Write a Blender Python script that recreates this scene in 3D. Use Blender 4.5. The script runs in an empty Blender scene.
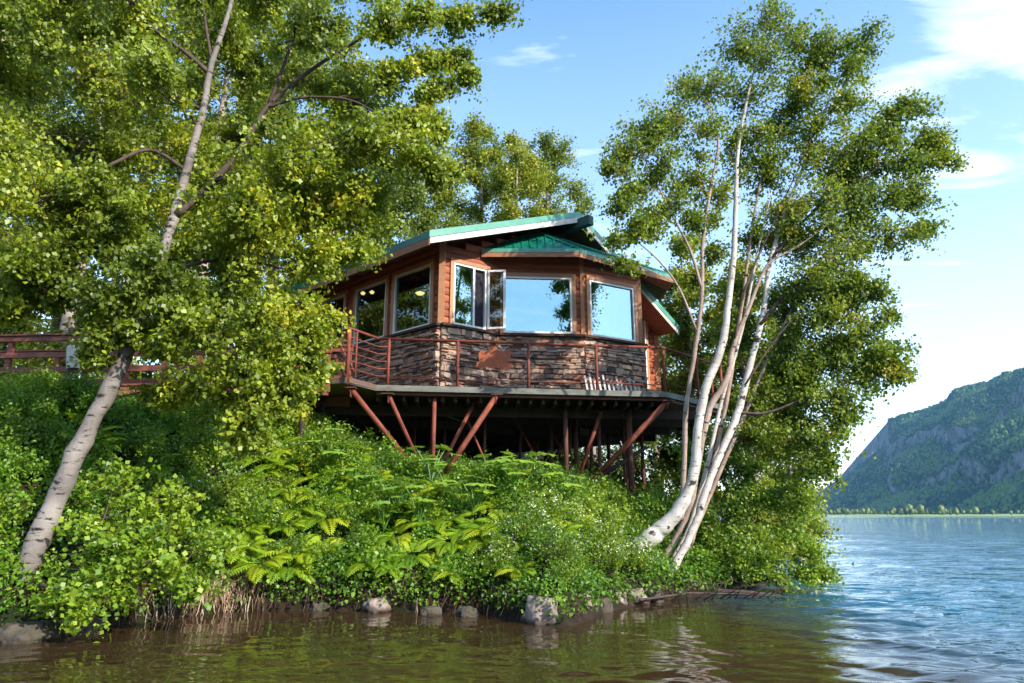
import bpy, math, random
import numpy as np
from mathutils import Vector, noise
random.seed(7)
RS = np.random.RandomState(11)
SC = bpy.context.scene
COL = SC.collection
PI = math.pi
# ------------------------------------------------------------------ camera model
W_, H_, F_ = 1024, 683, 700.0
PITCH = math.atan(173.5/700.0)
CZ = 1.5
cp, sp = math.cos(PITCH), math.sin(PITCH)
def ray(px, py):
    a = (px-512.0)/F_; b = (341.5-py)/F_
    return Vector((a, cp-sp*b, sp+cp*b))
def P(px, py, Y):
    d = ray(px, py); return Vector((0, 0, CZ))+d*(Y/d.y)
def G(px, py, z):
    d = ray(px, py); return Vector((0, 0, CZ))+d*((z-CZ)/d.z)
def hitline(px, py, a, g):          # vertical plane through a with direction g
    n = Vector((-g.y, g.x, 0)); d = ray(px, py)
    return Vector((0, 0, CZ))+d*((Vector((a.x, a.y, 0)).dot(n))/d.dot(n))
# ------------------------------------------------------------------ object helpers
def tag(o, label=None, cat=None, group=None, kind=None):
    if label: o['label'] = label
    if cat: o['category'] = cat
    if group: o['group'] = group
    if kind: o['kind'] = kind
    return o
def empty(name, loc=(0, 0, 0)):
    o = bpy.data.objects.new(name, None); COL.objects.link(o); o.location = loc
    o.empty_display_size = .2
    return o
def link(name, me, mat=None, parent=None):
    o = bpy.data.objects.new(name, me); COL.objects.link(o)
    if mat is not None and len(me.materials) == 0: me.materials.append(mat)
    if parent is not None:
        o.parent = parent
        q = Vector((0, 0, 0)); a = parent
        while a is not None: q += a.location; a = a.parent
        o.location = -q                        # meshes are written in world coordinates
    return o
class MB:
    def __init__(s): s.v = []; s.f = []
    def add(s, vs, fs):
        k = len(s.v); s.v += [tuple(v) for v in vs]; s.f += [tuple(i+k for i in f) for f in fs]
    def box(s, c, ax, ay, az):               # centre, three half axes
        c, ax, ay, az = Vector(c), Vector(ax), Vector(ay), Vector(az)
        vs = [c+ax*i+ay*j+az*k for k in (-1, 1) for j in (-1, 1) for i in (-1, 1)]
        s.add(vs, [(0, 2, 3, 1), (4, 5, 7, 6), (0, 1, 5, 4), (2, 6, 7, 3), (0, 4, 6, 2), (1, 3, 7, 5)])
    def bar(s, a, b, w, h, up=(0, 0, 1)):    # beam a->b, width w, height h
        a, b = Vector(a), Vector(b); d = b-a; L = d.length; d = d/L
        u = Vector(up); sd = d.cross(u)
        if sd.length < 1e-4: sd = d.cross(Vector((0, 1, 0)))
        sd.normalize(); u = sd.cross(d)
        s.box((a+b)/2, d*L/2, sd*w/2, u*h/2)
    def prism(s, pts, off):                   # polygon pts extruded by vector off
        n = len(pts); off = Vector(off); vs = [Vector(p) for p in pts]+[Vector(p)+off for p in pts]
        fs = [tuple(range(n-1, -1, -1)), tuple(range(n, 2*n))]+[(i, (i+1) % n, n+(i+1) % n, n+i) for i in range(n)]
        s.add(vs, fs)
    def tube(s, pts, rad, n=6, cap=True):
        pts = [Vector(p) for p in pts]
        if not hasattr(rad, '__len__'): rad = [rad]*len(pts)
        k0 = len(s.v); ref = None
        for i, p in enumerate(pts):
            d = (pts[min(i+1, len(pts)-1)]-pts[max(i-1, 0)]).normalized()
            if ref is None:
                ref = d.cross(Vector((0, 0, 1)) if abs(d.z) < .9 else Vector((1, 0, 0))).normalized()
            ref = (ref-d*ref.dot(d)).normalized(); o = d.cross(ref)
            for j in range(n):
                a = 2*PI*j/n; s.v.append(tuple(p+(ref*math.cos(a)+o*math.sin(a))*rad[i]))
        for i in range(len(pts)-1):
            for j in range(n):
                s.f.append((k0+i*n+j, k0+i*n+(j+1) % n, k0+(i+1)*n+(j+1) % n, k0+(i+1)*n+j))
        if cap:
            s.f.append(tuple(k0+j for j in range(n-1, -1, -1)))
            s.f.append(tuple(k0+(len(pts)-1)*n+j for j in range(n)))
    def build(s, name, mat, parent=None, smooth=False):
        me = bpy.data.meshes.new(name); me.from_pydata(s.v, [], s.f); me.update()
        if smooth: me.polygons.foreach_set('use_smooth', [True]*len(me.polygons))
        return link(name, me, mat, parent)
def npmesh(name, verts, quads, mat, parent=None, attr=None, smooth=False):
    me = bpy.data.meshes.new(name); nv, nf = len(verts), len(quads); k = quads.shape[1]
    me.vertices.add(nv); me.vertices.foreach_set('co', np.ascontiguousarray(verts, dtype=np.float32).ravel())
    me.loops.add(nf*k); me.loops.foreach_set('vertex_index', np.ascontiguousarray(quads, dtype=np.int32).ravel())
    me.polygons.add(nf)
    me.polygons.foreach_set('loop_start', np.arange(0, nf*k, k, dtype=np.int32))
    if smooth: me.polygons.foreach_set('use_smooth', np.ones(nf, dtype=bool))
    if attr is not None:
        a = me.attributes.new('lv', 'FLOAT', 'FACE'); a.data.foreach_set('value', np.ascontiguousarray(attr, dtype=np.float32))
    me.update(calc_edges=True)
    return link(name, me, mat, parent)
def unit(a): return a/np.maximum(np.linalg.norm(a, axis=1, keepdims=True), 1e-6)
def leafgeo(pts, size, down=.3, up=.4, width=.38, rs=RS, out=None, nb=None):
    n = len(pts); d = rs.normal(size=(n, 3)); d[:, 2] -= down*1.5
    if out is not None: d += out
    d = unit(d); nn = rs.normal(size=(n, 3)); nn[:, 2] += up*2.5
    if nb is not None: nn = nn*.8+nb*1.1
    nn = nn-d*np.sum(nn*d, axis=1, keepdims=True); nn = unit(nn); sd = np.cross(d, nn)
    L = np.broadcast_to(np.asarray(size, dtype=float), (n,))[:, None]*rs.uniform(.5, 1.35, (n, 1)); w = width*L
    v = np.empty((n, 4, 3)); v[:, 0] = pts; v[:, 1] = pts+d*L*.42+sd*w+nn*L*.1
    v[:, 2] = pts+d*L; v[:, 3] = pts+d*L*.42-sd*w+nn*L*.1
    return v.reshape(-1, 3), np.arange(n*4).reshape(n, 4)
def leafmesh(name, pts, size, mat, parent=None, lv=None, **kw):
    v, q = leafgeo(pts, size, **kw)
    if lv is None: lv = RS.uniform(0, 1, len(pts))
    return npmesh(name, v, q, mat, parent, attr=lv)
# ------------------------------------------------------------------ materials
def newmat(name):
    m = bpy.data.materials.new(name); m.use_nodes = True; nt = m.node_tree
    for n in list(nt.nodes): nt.nodes.remove(n)
    out = nt.nodes.new('ShaderNodeOutputMaterial')
    return m, nt, out
def N(nt, t, **kw):
    n = nt.nodes.new(t)
    for k, v in kw.items():
        if hasattr(n, k): setattr(n, k, v)
    return n
def ramp(nt, fac, stops):
    r = nt.nodes.new('ShaderNodeValToRGB'); e = r.color_ramp.elements
    e[0].position, e[0].color = stops[0][0], (*stops[0][1], 1); e[1].position, e[1].color = stops[-1][0], (*stops[-1][1], 1)
    for p, c in stops[1:-1]:
        x = e.new(p); x.color = (*c, 1)
    nt.links.new(fac, r.inputs[0]); return r.outputs[0]
def noisen(nt, scale, detail=4, rough=.55, vec=None, dist=0.0):
    n = nt.nodes.new('ShaderNodeTexNoise'); n.inputs['Scale'].default_value = scale
    n.inputs['Detail'].default_value = detail; n.inputs['Roughness'].default_value = rough; n.inputs['Distortion'].default_value = dist
    if vec is not None: nt.links.new(vec, n.inputs['Vector'])
    return n.outputs['Fac']
def objco(nt, scale=(1, 1, 1), rot=(0, 0, 0)):
    g = nt.nodes.new('ShaderNodeNewGeometry'); m = nt.nodes.new('ShaderNodeMapping')
    m.inputs['Scale'].default_value = scale; m.inputs['Rotation'].default_value = rot
    nt.links.new(g.outputs['Position'], m.inputs['Vector']); return m.outputs[0]
def math2(nt, op, a, b):
    n = nt.nodes.new('ShaderNodeMath'); n.operation = op
    for i, x in enumerate((a, b)):
        if isinstance(x, (int, float)): n.inputs[i].default_value = x
        elif x is not None: nt.links.new(x, n.inputs[i])
    return n.outputs[0]
def mixc(nt, fac, a, b, mode='MIX'):
    n = nt.nodes.new('ShaderNodeMix'); n.data_type = 'RGBA'; n.blend_type = mode
    for sck, x in ((n.inputs[0], fac), (n.inputs[6], a), (n.inputs[7], b)):
        if isinstance(x, (int, float)): sck.default_value = x
        elif isinstance(x, tuple): sck.default_value = (*x, 1)
        else: nt.links.new(x, sck)
    return n.outputs[2]
def principled(nt, out, col, rough=.7, metal=0, spec=.5, bump=None, bstr=.3, bdist=.02):
    p = nt.nodes.new('ShaderNodeBsdfPrincipled')
    if isinstance(col, tuple): p.inputs['Base Color'].default_value = (*col, 1)
    else: nt.links.new(col, p.inputs['Base Color'])
    if isinstance(rough, (int, float)): p.inputs['Roughness'].default_value = rough
    else: nt.links.new(rough, p.inputs['Roughness'])
    p.inputs['Metallic'].default_value = metal; p.inputs['Specular IOR Level'].default_value = spec
    if bump is not None:
        b = nt.nodes.new('ShaderNodeBump'); b.inputs['Strength'].default_value = bstr; b.inputs['Distance'].default_value = bdist
        nt.links.new(bump, b.inputs['Height']); nt.links.new(b.outputs[0], p.inputs['Normal'])
    nt.links.new(p.outputs[0], out.inputs[0]); return p
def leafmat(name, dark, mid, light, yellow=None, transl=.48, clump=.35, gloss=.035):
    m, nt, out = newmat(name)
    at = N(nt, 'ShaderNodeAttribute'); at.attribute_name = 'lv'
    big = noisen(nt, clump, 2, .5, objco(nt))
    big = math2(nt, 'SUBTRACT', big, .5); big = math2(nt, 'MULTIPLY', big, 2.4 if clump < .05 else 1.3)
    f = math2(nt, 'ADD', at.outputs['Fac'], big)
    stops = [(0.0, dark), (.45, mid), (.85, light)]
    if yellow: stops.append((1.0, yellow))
    c = ramp(nt, f, stops)
    d = N(nt, 'ShaderNodeBsdfDiffuse'); t = N(nt, 'ShaderNodeBsdfTranslucent'); g = N(nt, 'ShaderNodeBsdfGlossy')
    g.inputs['Roughness'].default_value = .5; g.inputs['Color'].default_value = (1, 1, 1, 1)
    tc = mixc(nt, .35, c, (.30, .33, .02))
    nt.links.new(c, d.inputs['Color']); nt.links.new(tc, t.inputs['Color'])
    m1 = N(nt, 'ShaderNodeMixShader'); m1.inputs[0].default_value = transl
    nt.links.new(d.outputs[0], m1.inputs[1]); nt.links.new(t.outputs[0], m1.inputs[2])
    m2 = N(nt, 'ShaderNodeMixShader'); m2.inputs[0].default_value = gloss
    nt.links.new(m1.outputs[0], m2.inputs[1]); nt.links.new(g.outputs[0], m2.inputs[2]); nt.links.new(m2.outputs[0], out.inputs[0])
    return m
def simple(name, a, b, scale=6, rough=.7, metal=0, bstr=.25, stretch=(1, 1, 1), island=0.0, spec=.4, bdist=.01):
    m, nt, out = newmat(name); co = objco(nt, stretch); n = noisen(nt, scale, 5, .6, co)
    f = n
    if island:
        g = N(nt, 'ShaderNodeNewGeometry'); r = math2(nt, 'SUBTRACT', g.outputs['Random Per Island'], .5)
        f = math2(nt, 'ADD', n, math2(nt, 'MULTIPLY', r, island))
    c = ramp(nt, f, [(.25, a), (.75, b)])
    principled(nt, out, c, rough, metal, spec, bump=noisen(nt, scale*4, 4, .6, co), bstr=bstr, bdist=bdist)
    return m
M = {}
M['leaf_near'] = leafmat('birch_leaf_near', (.10, .16, .010), (.24, .33, .014), (.42, .50, .022), (.60, .54, .03))
M['leaf_birch'] = leafmat('birch_leaf', (.075, .15, .014), (.18, .28, .018), (.33, .42, .028), (.46, .38, .03), clump=.5)
M['leaf_bush'] = leafmat('bush_leaf', (.07, .16, .012), (.19, .34, .018), (.37, .50, .03))
M['leaf_far'] = leafmat('back_leaf', (.10, .17, .014), (.24, .31, .02), (.40, .44, .028), (.44, .37, .035), clump=.25)
M['leaf_dark'] = leafmat('dark_leaf', (.05, .10, .016), (.11, .18, .02), (.19, .26, .03), clump=.25)
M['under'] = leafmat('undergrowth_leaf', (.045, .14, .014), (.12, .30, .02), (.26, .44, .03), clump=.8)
M['fern'] = leafmat('fern_leaf', (.09, .24, .012), (.24, .43, .016), (.42, .55, .02), (.60, .64, .03), clump=.9)
M['parsnip'] = leafmat('parsnip_leaf', (.12, .30, .04), (.22, .42, .05), (.36, .54, .055))
M['grass'] = leafmat('grass_blade', (.04, .13, .025), (.09, .22, .035), (.16, .3, .05))
M['straw'] = leafmat('dry_grass', (.16, .09, .06), (.32, .20, .14), (.5, .36, .26), transl=.2)
M['root'] = leafmat('root_fibre', (.025, .014, .010), (.08, .04, .025), (.17, .085, .05), transl=.1)
M['flower'] = simple('white_petal', (.7, .72, .62), (.85, .85, .8), rough=.6)
def barkmat(name, base, light, darkc, thr=.60, sc=1.0):
    m, nt, out = newmat(name)
    co = objco(nt, (2.6*sc, 2.6*sc, 12*sc)); n1 = noisen(nt, 1.9, 7, .72, co, .4)
    n2 = noisen(nt, 2.2*sc, 4, .6, objco(nt)); n3 = noisen(nt, 26, 4, .7, objco(nt, (1, 1, .35)))
    c = mixc(nt, ramp(nt, n2, [(.3, (0, 0, 0)), (.7, (1, 1, 1))]), base, light)
    c = mixc(nt, ramp(nt, n1, [(thr-.02, (0, 0, 0)), (thr+.05, (1, 1, 1))]), c, darkc)
    n4 = noisen(nt, 4.5*sc, 3, .5, objco(nt, (1, 1, 1.6)))
    c = mixc(nt, ramp(nt, n4, [(.62, (0, 0, 0)), (.68, (1, 1, 1))]), c, darkc)
    c = mixc(nt, .22, c, ramp(nt, n3, [(.2, (.2, .17, .15)), (.8, (.9, .85, .8))]), 'MULTIPLY')
    principled(nt, out, c, .75, 0, .3, bump=math2(nt, 'SUBTRACT', n3, n1), bstr=.5, bdist=.02)
    return m
M['bark_white'] = barkmat('white_birch_bark', (.46, .40, .35), (.72, .67, .61), (.05, .04, .035), .60)
M['bark_grey'] = barkmat('grey_birch_bark', (.30, .23, .20), (.50, .42, .38), (.04, .028, .025), .58)
M['bark_old'] = barkmat('old_birch_bark', (.13, .11, .10), (.36, .325, .30), (.025, .019, .016), .57, .8)
M['bark_pink'] = barkmat('pinkish_birch_bark', (.30, .20, .155), (.52, .40, .33), (.06, .045, .04), .61, 1.4)
M['bark_dark'] = simple('branch_bark', (.035, .022, .018), (.12, .08, .065), 9, .85)
def woodmat(name, a, b, dark, rough=.6, island=.9):
    m, nt, out = newmat(name); g = N(nt, 'ShaderNodeNewGeometry')
    n1 = noisen(nt, 3, 6, .65, objco(nt, (1.5, 1.5, 22))); n2 = noisen(nt, 1.1, 3, .5, objco(nt))
    f = math2(nt, 'ADD', n1, math2(nt, 'MULTIPLY', math2(nt, 'SUBTRACT', g.outputs['Random Per Island'], .5), island*.5))
    c = ramp(nt, f, [(.2, dark), (.5, a), (.85, b)])
    c = mixc(nt, math2(nt, 'MULTIPLY', n2, .35), c, dark)
    principled(nt, out, c, rough, 0, .35, bump=n1, bstr=.3, bdist=.01); return m
M['log'] = woodmat('cedar_log_siding', (.37, .095, .038), (.54, .17, .07), (.15, .035, .018))
M['trim'] = woodmat('tan_trim_board', (.42, .20, .10), (.58, .31, .17), (.24, .10, .05))
M['soffit'] = woodmat('soffit_board', (.26, .11, .06), (.38, .18, .10), (.12, .045, .025))
M['fascia_white'] = simple('weathered_white_fascia', (.5, .43, .38), (.76, .71, .66), 5, .6)
M['fascia_brown'] = woodmat('brown_fascia', (.38, .16, .08), (.5, .24, .13), (.2, .08, .04))
M['sash_white'] = simple('white_vinyl', (.74, .74, .72), (.82, .82, .8), 3, .4, bstr=.05)
M['roof'] = simple('green_metal_roof', (.003, .12, .08), (.009, .185, .13), 2, .38, 0, .08, spec=.5)
M['roof_edge'] = simple('pale_green_edge', (.06, .26, .20), (.12, .36, .28), 3, .4, 0, .1)
M['rust'] = simple('red_rust_steel', (.09, .024, .016), (.31, .08, .045), 5, .7, 0, .4, spec=.3)
M['rustplate'] = simple('rust_plate', (.26, .06, .03), (.44, .13, .06), 14, .7, 0, .4)
M['deckedge'] = simple('weathered_grey_edge', (.07, .075, .065), (.24, .24, .21), 2.5, .75, stretch=(1, 1, 3))
M['deckwood'] = woodmat('deck_plank', (.14, .09, .07), (.24, .16, .12), (.06, .04, .03))
M['redwood'] = woodmat('red_stained_board', (.26, .08, .05), (.38, .14, .09), (.12, .04, .03))
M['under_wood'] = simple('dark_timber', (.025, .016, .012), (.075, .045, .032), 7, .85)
M['steel_dark'] = simple('dark_rusty_steel', (.06, .022, .016), (.15, .055, .035), 7, .7)
M['beam_end'] = simple('mossy_beam', (.02, .045, .04), (.06, .10, .09), 7, .8)
M['inner'] = simple('interior_wall', (.16, .10, .06), (.22, .15, .10), 2, .9)
M['screen'] = simple('insect_screen', (.015, .012, .02), (.03, .025, .035), 50, .9)
M['rockm'] = None
def stonemat():
    m, nt, out = newmat('ledgestone'); g = N(nt, 'ShaderNodeNewGeometry')
    n1 = noisen(nt, 14, 5, .65, objco(nt, (1, 1, 1.8)))
    c = ramp(nt, g.outputs['Random Per Island'], [(0, (.09, .065, .06)), (.22, (.26, .18, .15)), (.42, (.44, .30, .22)), (.58, (.33, .27, .235)), (.78, (.62, .43, .31)), (.9, (.42, .16, .09)), (1, (.72, .56, .45))])
    c = mixc(nt, .75, c, ramp(nt, n1, [(.25, (.3, .28, .28)), (.75, (1.3, 1.25, 1.2))]), 'MULTIPLY')
    principled(nt, out, c, .85, 0, .3, bump=n1, bstr=.6, bdist=.02); return m
M['stone'] = stonemat()
def rockmat():
    m, nt, out = newmat('shore_rock')
    n1 = noisen(nt, 7, 6, .65, objco(nt)); n2 = noisen(nt, 2.3, 3, .5, objco(nt))
    c = ramp(nt, n1, [(.25, (.09, .065, .055)), (.55, (.27, .215, .18)), (.8, (.45, .39, .34))])
    sep = N(nt, 'ShaderNodeSeparateXYZ'); nt.links.new(objco(nt), sep.inputs[0])
    wet = ramp(nt, math2(nt, 'ADD', sep.outputs[2], math2(nt, 'MULTIPLY', n2, .08)), [(.06, (1, 1, 1)), (.13, (0, 0, 0))])
    c = mixc(nt, wet, c, (.06, .04, .03)); 
    principled(nt, out, c, .75, 0, .4, bump=n1, bstr=.8, bdist=.04); return m
M['rock'] = rockmat()
M['rock_dark'] = simple('dark_mossy_rock', (.025, .03, .016), (.11, .085, .065), 6, .85, bstr=.6, bdist=.03)
def glassmat(name, refl, tint=(.9, .97, 1)):
    m, nt, out = newmat(name); g = N(nt, 'ShaderNodeBsdfGlossy'); g.inputs['Roughness'].default_value = .0
    g.inputs['Color'].default_value = (*tint, 1)
    t = N(nt, 'ShaderNodeBsdfTransparent'); t.inputs['Color'].default_value = (.62, .68, .68, 1)
    fr = N(nt, 'ShaderNodeLayerWeight'); fr.inputs[0].default_value = .5
    f = math2(nt, 'ADD', math2(nt, 'MULTIPLY', math2(nt, 'POWER', fr.outputs['Facing'], 5.0), .6), refl); f = math2(nt, 'MINIMUM', f, 1.0)
    b = N(nt, 'ShaderNodeBump'); b.inputs['Strength'].default_value = .03; b.inputs['Distance'].default_value = .05
    nt.links.new(noisen(nt, .8, 1, .5, objco(nt)), b.inputs['Height']); nt.links.new(b.outputs[0], g.inputs['Normal'])
    x = N(nt, 'ShaderNodeMixShader'); nt.links.new(f, x.inputs[0]); nt.links.new(t.outputs[0], x.inputs[1]); nt.links.new(g.outputs[0], x.inputs[2])
    nt.links.new(x.outputs[0], out.inputs[0]); return m
M['glass'] = glassmat('coated_window_glass', .36, (.60, .88, .98)); M['glass_plain'] = glassmat('plain_window_glass', .13)
def lampmat():
    m, nt, out = newmat('lit_lamp'); e = N(nt, 'ShaderNodeEmission'); e.inputs[0].default_value = (1, .75, .25, 1); e.inputs[1].default_value = 1.6
    nt.links.new(e.outputs[0], out.inputs[0]); return m
M['lamp'] = lampmat()
# ------------------------------------------------------------------ terrain
SHORE = np.array([(-90, -6), (-40, 0), (-14, 7.4), (-8, 8.7), (-6.4, 9.2), (-5.8, 10.2), (-4.6, 12.0), (-3.2, 12.15), (-1.76, 12.0), (-.5, 11.8), (.1, 11.0), (.65, 10.4), (1.05, 10.8), (1.5, 11.9), (2.25, 12.9),
                  (3.0, 13.7), (4.2, 14.7), (5.8, 16.5), (7.5, 21), (10, 29), (13, 45), (12, 75), (2, 110)], dtype=float)
LANDP = np.vstack([SHORE, [(-90, 110)]])
def seg_dist(x, y):
    d = np.full(x.shape, 1e9)
    for a, b in zip(SHORE[:-1], SHORE[1:]):
        ab = b-a; t = np.clip(((x-a[0])*ab[0]+(y-a[1])*ab[1])/(ab@ab), 0, 1)
        d = np.minimum(d, np.hypot(x-a[0]-t*ab[0], y-a[1]-t*ab[1]))
    return d
def inside(x, y):
    r = np.zeros(x.shape, bool); n = len(LANDP)
    for i in range(n):
        a, b = LANDP[i], LANDP[(i+1) % n]
        c = ((a[1] > y) != (b[1] > y)) & (x < (b[0]-a[0])*(y-a[1])/(b[1]-a[1]+1e-12)+a[0])
        r ^= c
    return r
def sm(x): x = np.clip(x, 0, 1); return x*x*(3-2*x)
def wob(x, y): return .5*np.sin(1.7*x+.6*y+1)+.3*np.sin(3.1*y-1.3*x)+.2*np.sin(5.3*x+4.1*y)
def height(x, y):
    x = np.asarray(x, float); y = np.asarray(y, float)
    d = seg_dist(x, y); s = np.where(inside(x, y), d, -d)
    top = 2.2+1.15*sm((-x-1.0)/5.0)-.45*sm((x-.5)/3.5)
    h = .24*sm(s/.2)+(top-.24)*sm((s+.3)/4.3)**.8+.06*wob(x, y)*sm(s)
    h += .05*np.sin(9*x+3*np.sin(4*y))*np.sin(8*y+2*np.sin(5*x))*sm(s/.15)*sm(2-s)
    h += .17*np.clip(y-19.5, 0, 60)*sm((s-4)/6)
    h = np.where(s < 0, -1.2*sm(-s/1.2)-.02, h)
    return h, s
def gz(x, y): return float(height(np.array([x]), np.array([y]))[0][0])
xs = np.concatenate([np.arange(-90, -14, 2.0), np.arange(-14, 9, .13), np.arange(9, 30, 1.2)])
ys = np.concatenate([np.arange(-8, 7.2, .8), np.arange(7.2, 20, .13), np.arange(20, 112, 1.5)])
X, Y = np.meshgrid(xs, ys); Z, S = height(X, Y)
nx, ny = len(xs), len(ys); idx = np.arange(nx*ny).reshape(ny, nx)
Q = np.stack([idx[:-1, :-1], idx[:-1, 1:], idx[1:, 1:], idx[1:, :-1]], -1).reshape(-1, 4)
V = np.stack([X, Y, Z], -1).reshape(-1, 3)
def soil():
    m, nt, out = newmat('bank_soil'); n = noisen(nt, 5, 6, .65, objco(nt)); n2 = noisen(nt, 1.5, 3, .5, objco(nt))
    c = ramp(nt, n, [(.3, (.010, .007, .005)), (.55, (.028, .018, .012)), (.8, (.07, .045, .03))])
    c = mixc(nt, ramp(nt, n2, [(.5, (0, 0, 0)), (.62, (1, 1, 1))]), c, (.012, .02, .006))
    principled(nt, out, c, .95, 0, .2, bump=n, bstr=.8, bdist=.05); return m
tag(npmesh('ground', V, Q, soil(), smooth=True), kind='structure')
# ------------------------------------------------------------------ water
def watermat():
    m, nt, out = newmat('lake_water'); co = objco(nt, (1, 1, 1))
    n1 = noisen(nt, 7, 4, .6, objco(nt, (.45, 1, 1))); n2 = noisen(nt, 2.2, 3, .6, objco(nt, (.5, 1, 1), (0, 0, .15)))
    n3 = noisen(nt, .55, 3, .6, objco(nt, (.4, 1, 1), (0, 0, .2)))
    h = math2(nt, 'ADD', math2(nt, 'ADD', math2(nt, 'MULTIPLY', n1, .12), n2), math2(nt, 'MULTIPLY', n3, 2.2))
    sep = N(nt, 'ShaderNodeSeparateXYZ'); nt.links.new(co, sep.inputs[0])
    # shallow peaty water by the bank, deep blue-green water further out in the lake
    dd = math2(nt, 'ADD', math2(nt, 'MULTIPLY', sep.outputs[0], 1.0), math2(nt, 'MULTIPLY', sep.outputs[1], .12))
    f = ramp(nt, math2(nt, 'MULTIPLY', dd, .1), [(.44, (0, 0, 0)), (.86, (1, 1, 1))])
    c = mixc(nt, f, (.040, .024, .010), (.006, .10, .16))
    p = principled(nt, out, c, .02, 0, .5, bump=h, bstr=.28, bdist=.22); p.inputs['IOR'].default_value = 1.333
    bn_ = [n for n in nt.nodes if n.type == 'BUMP'][0]; wind = ramp(nt, noisen(nt, .09, 3, .6, objco(nt, (.35, 1, 1))), [(.35, (.5, .5, .5)), (.65, (1, 1, 1))])
    nt.links.new(math2(nt, 'MULTIPLY', wind, math2(nt, 'ADD', math2(nt, 'MULTIPLY', f, .55), .06)), bn_.inputs['Strength'])
    return m
ang = np.concatenate([np.radians(np.linspace(-47, 47, 440)), np.radians(np.linspace(47, 313, 70))[1:-1]])
rr = np.concatenate([.4*np.exp(np.arange(0, math.log(160/.4), .0058)), 160*np.exp(np.arange(0, math.log(9000/160.), .035))])
A_, R_ = np.meshgrid(ang, rr); WX = R_*np.sin(A_); WY = R_*np.cos(A_)
shp = lambda a: 1.6*((np.sin(a)+1)/2)**1.7-.7
rs = np.random.RandomState(3); Zw = np.zeros_like(WX)
gap = R_*.0058
for i in range(46):
    lam = .16*(1.08**i)*rs.uniform(.9, 1.1); th = rs.normal(0, .5)+.18; k = 2*PI/lam
    amp = .0125*lam**.95*math.exp(-lam/1.1)*rs.uniform(.6, 1.2)
    fade = sm((lam/np.maximum(gap, 1e-6)-3)/4)
    Zw += amp*1.15*fade*shp(k*(WX*math.sin(th)+WY*math.cos(th))+rs.uniform(0, 6.28)+1.2*np.sin(.35*WX*rs.uniform(.5, 1.5)+i))
shelter = .24+.80*sm((WX-.22*WY+.5)/2.5)
Zw *= shelter*(1+.5*np.sin(.6*WX+.31*WY)*np.sin(.23*WY-.4*WX))
nr, na = WX.shape; idx = np.arange(nr*na).reshape(nr, na)
i2 = np.roll(idx, -1, axis=1)
Q = np.stack([idx[:-1], idx[1:], i2[1:], i2[:-1]], -1).reshape(-1, 4)
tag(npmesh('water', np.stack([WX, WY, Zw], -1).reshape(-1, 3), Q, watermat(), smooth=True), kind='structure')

# ------------------------------------------------------------------ house: key points
zb = P(388, 390, 15.4).z; zt = zb+.14            # deck edge bottom and top
zsw = P(452, 324, 16.75).z; ztw = P(452, 262, 16.75).z
A = P(441, 321, 16.6); A.z = 0
def flat(v): return Vector((v.x, v.y, 0))
C1 = flat(G(499, 333, zsw)); C2 = flat(G(583, 334.5, zsw)); C3 = flat(G(641, 343.5, zsw))
g = (C1-A).normalized(); Lw = flat(G(357, 290.5, ztw)); lw = (Lw-A).normalized()
def on_line(px, a, d):                             # point of line a+d*t (plan) seen in column px
    k = (px-512)/F_
    # x = k*(Y*cp + z'*sp) with z' = zsw-CZ
    c0 = k*(a.y*cp+(zsw-CZ)*sp)-a.x; return a+d*(c0/(d.x-k*d.y*cp))
B = on_line(657, A, g)
print('A', A, 'C1', C1, 'C2', C2, 'C3', C3, 'B', B, 'g', math.degrees(math.atan2(g.y, g.x)), 'l', math.degrees(math.atan2(lw.y, -lw.x)), 'zb', zb, 'zsw', zsw, 'ztw', ztw)
def on_g(p, d):                                    # intersection of p+d*s with gable line
    n = Vector((-g.y, g.x, 0)); s = (A-p).dot(n)/d.dot(n); return p+d*s
C4 = on_g(C3, Vector((.05, 1, 0)))
Lend = A+lw*9.0; Bend = B+lw*9.5
zfl = zt+.02; zst = zsw-.10                        # stone top
house = empty('log_house', (A.x, A.y, zt))
tag(house, 'cedar log house with green metal roof and stone base standing on the deck', 'house')
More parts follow.
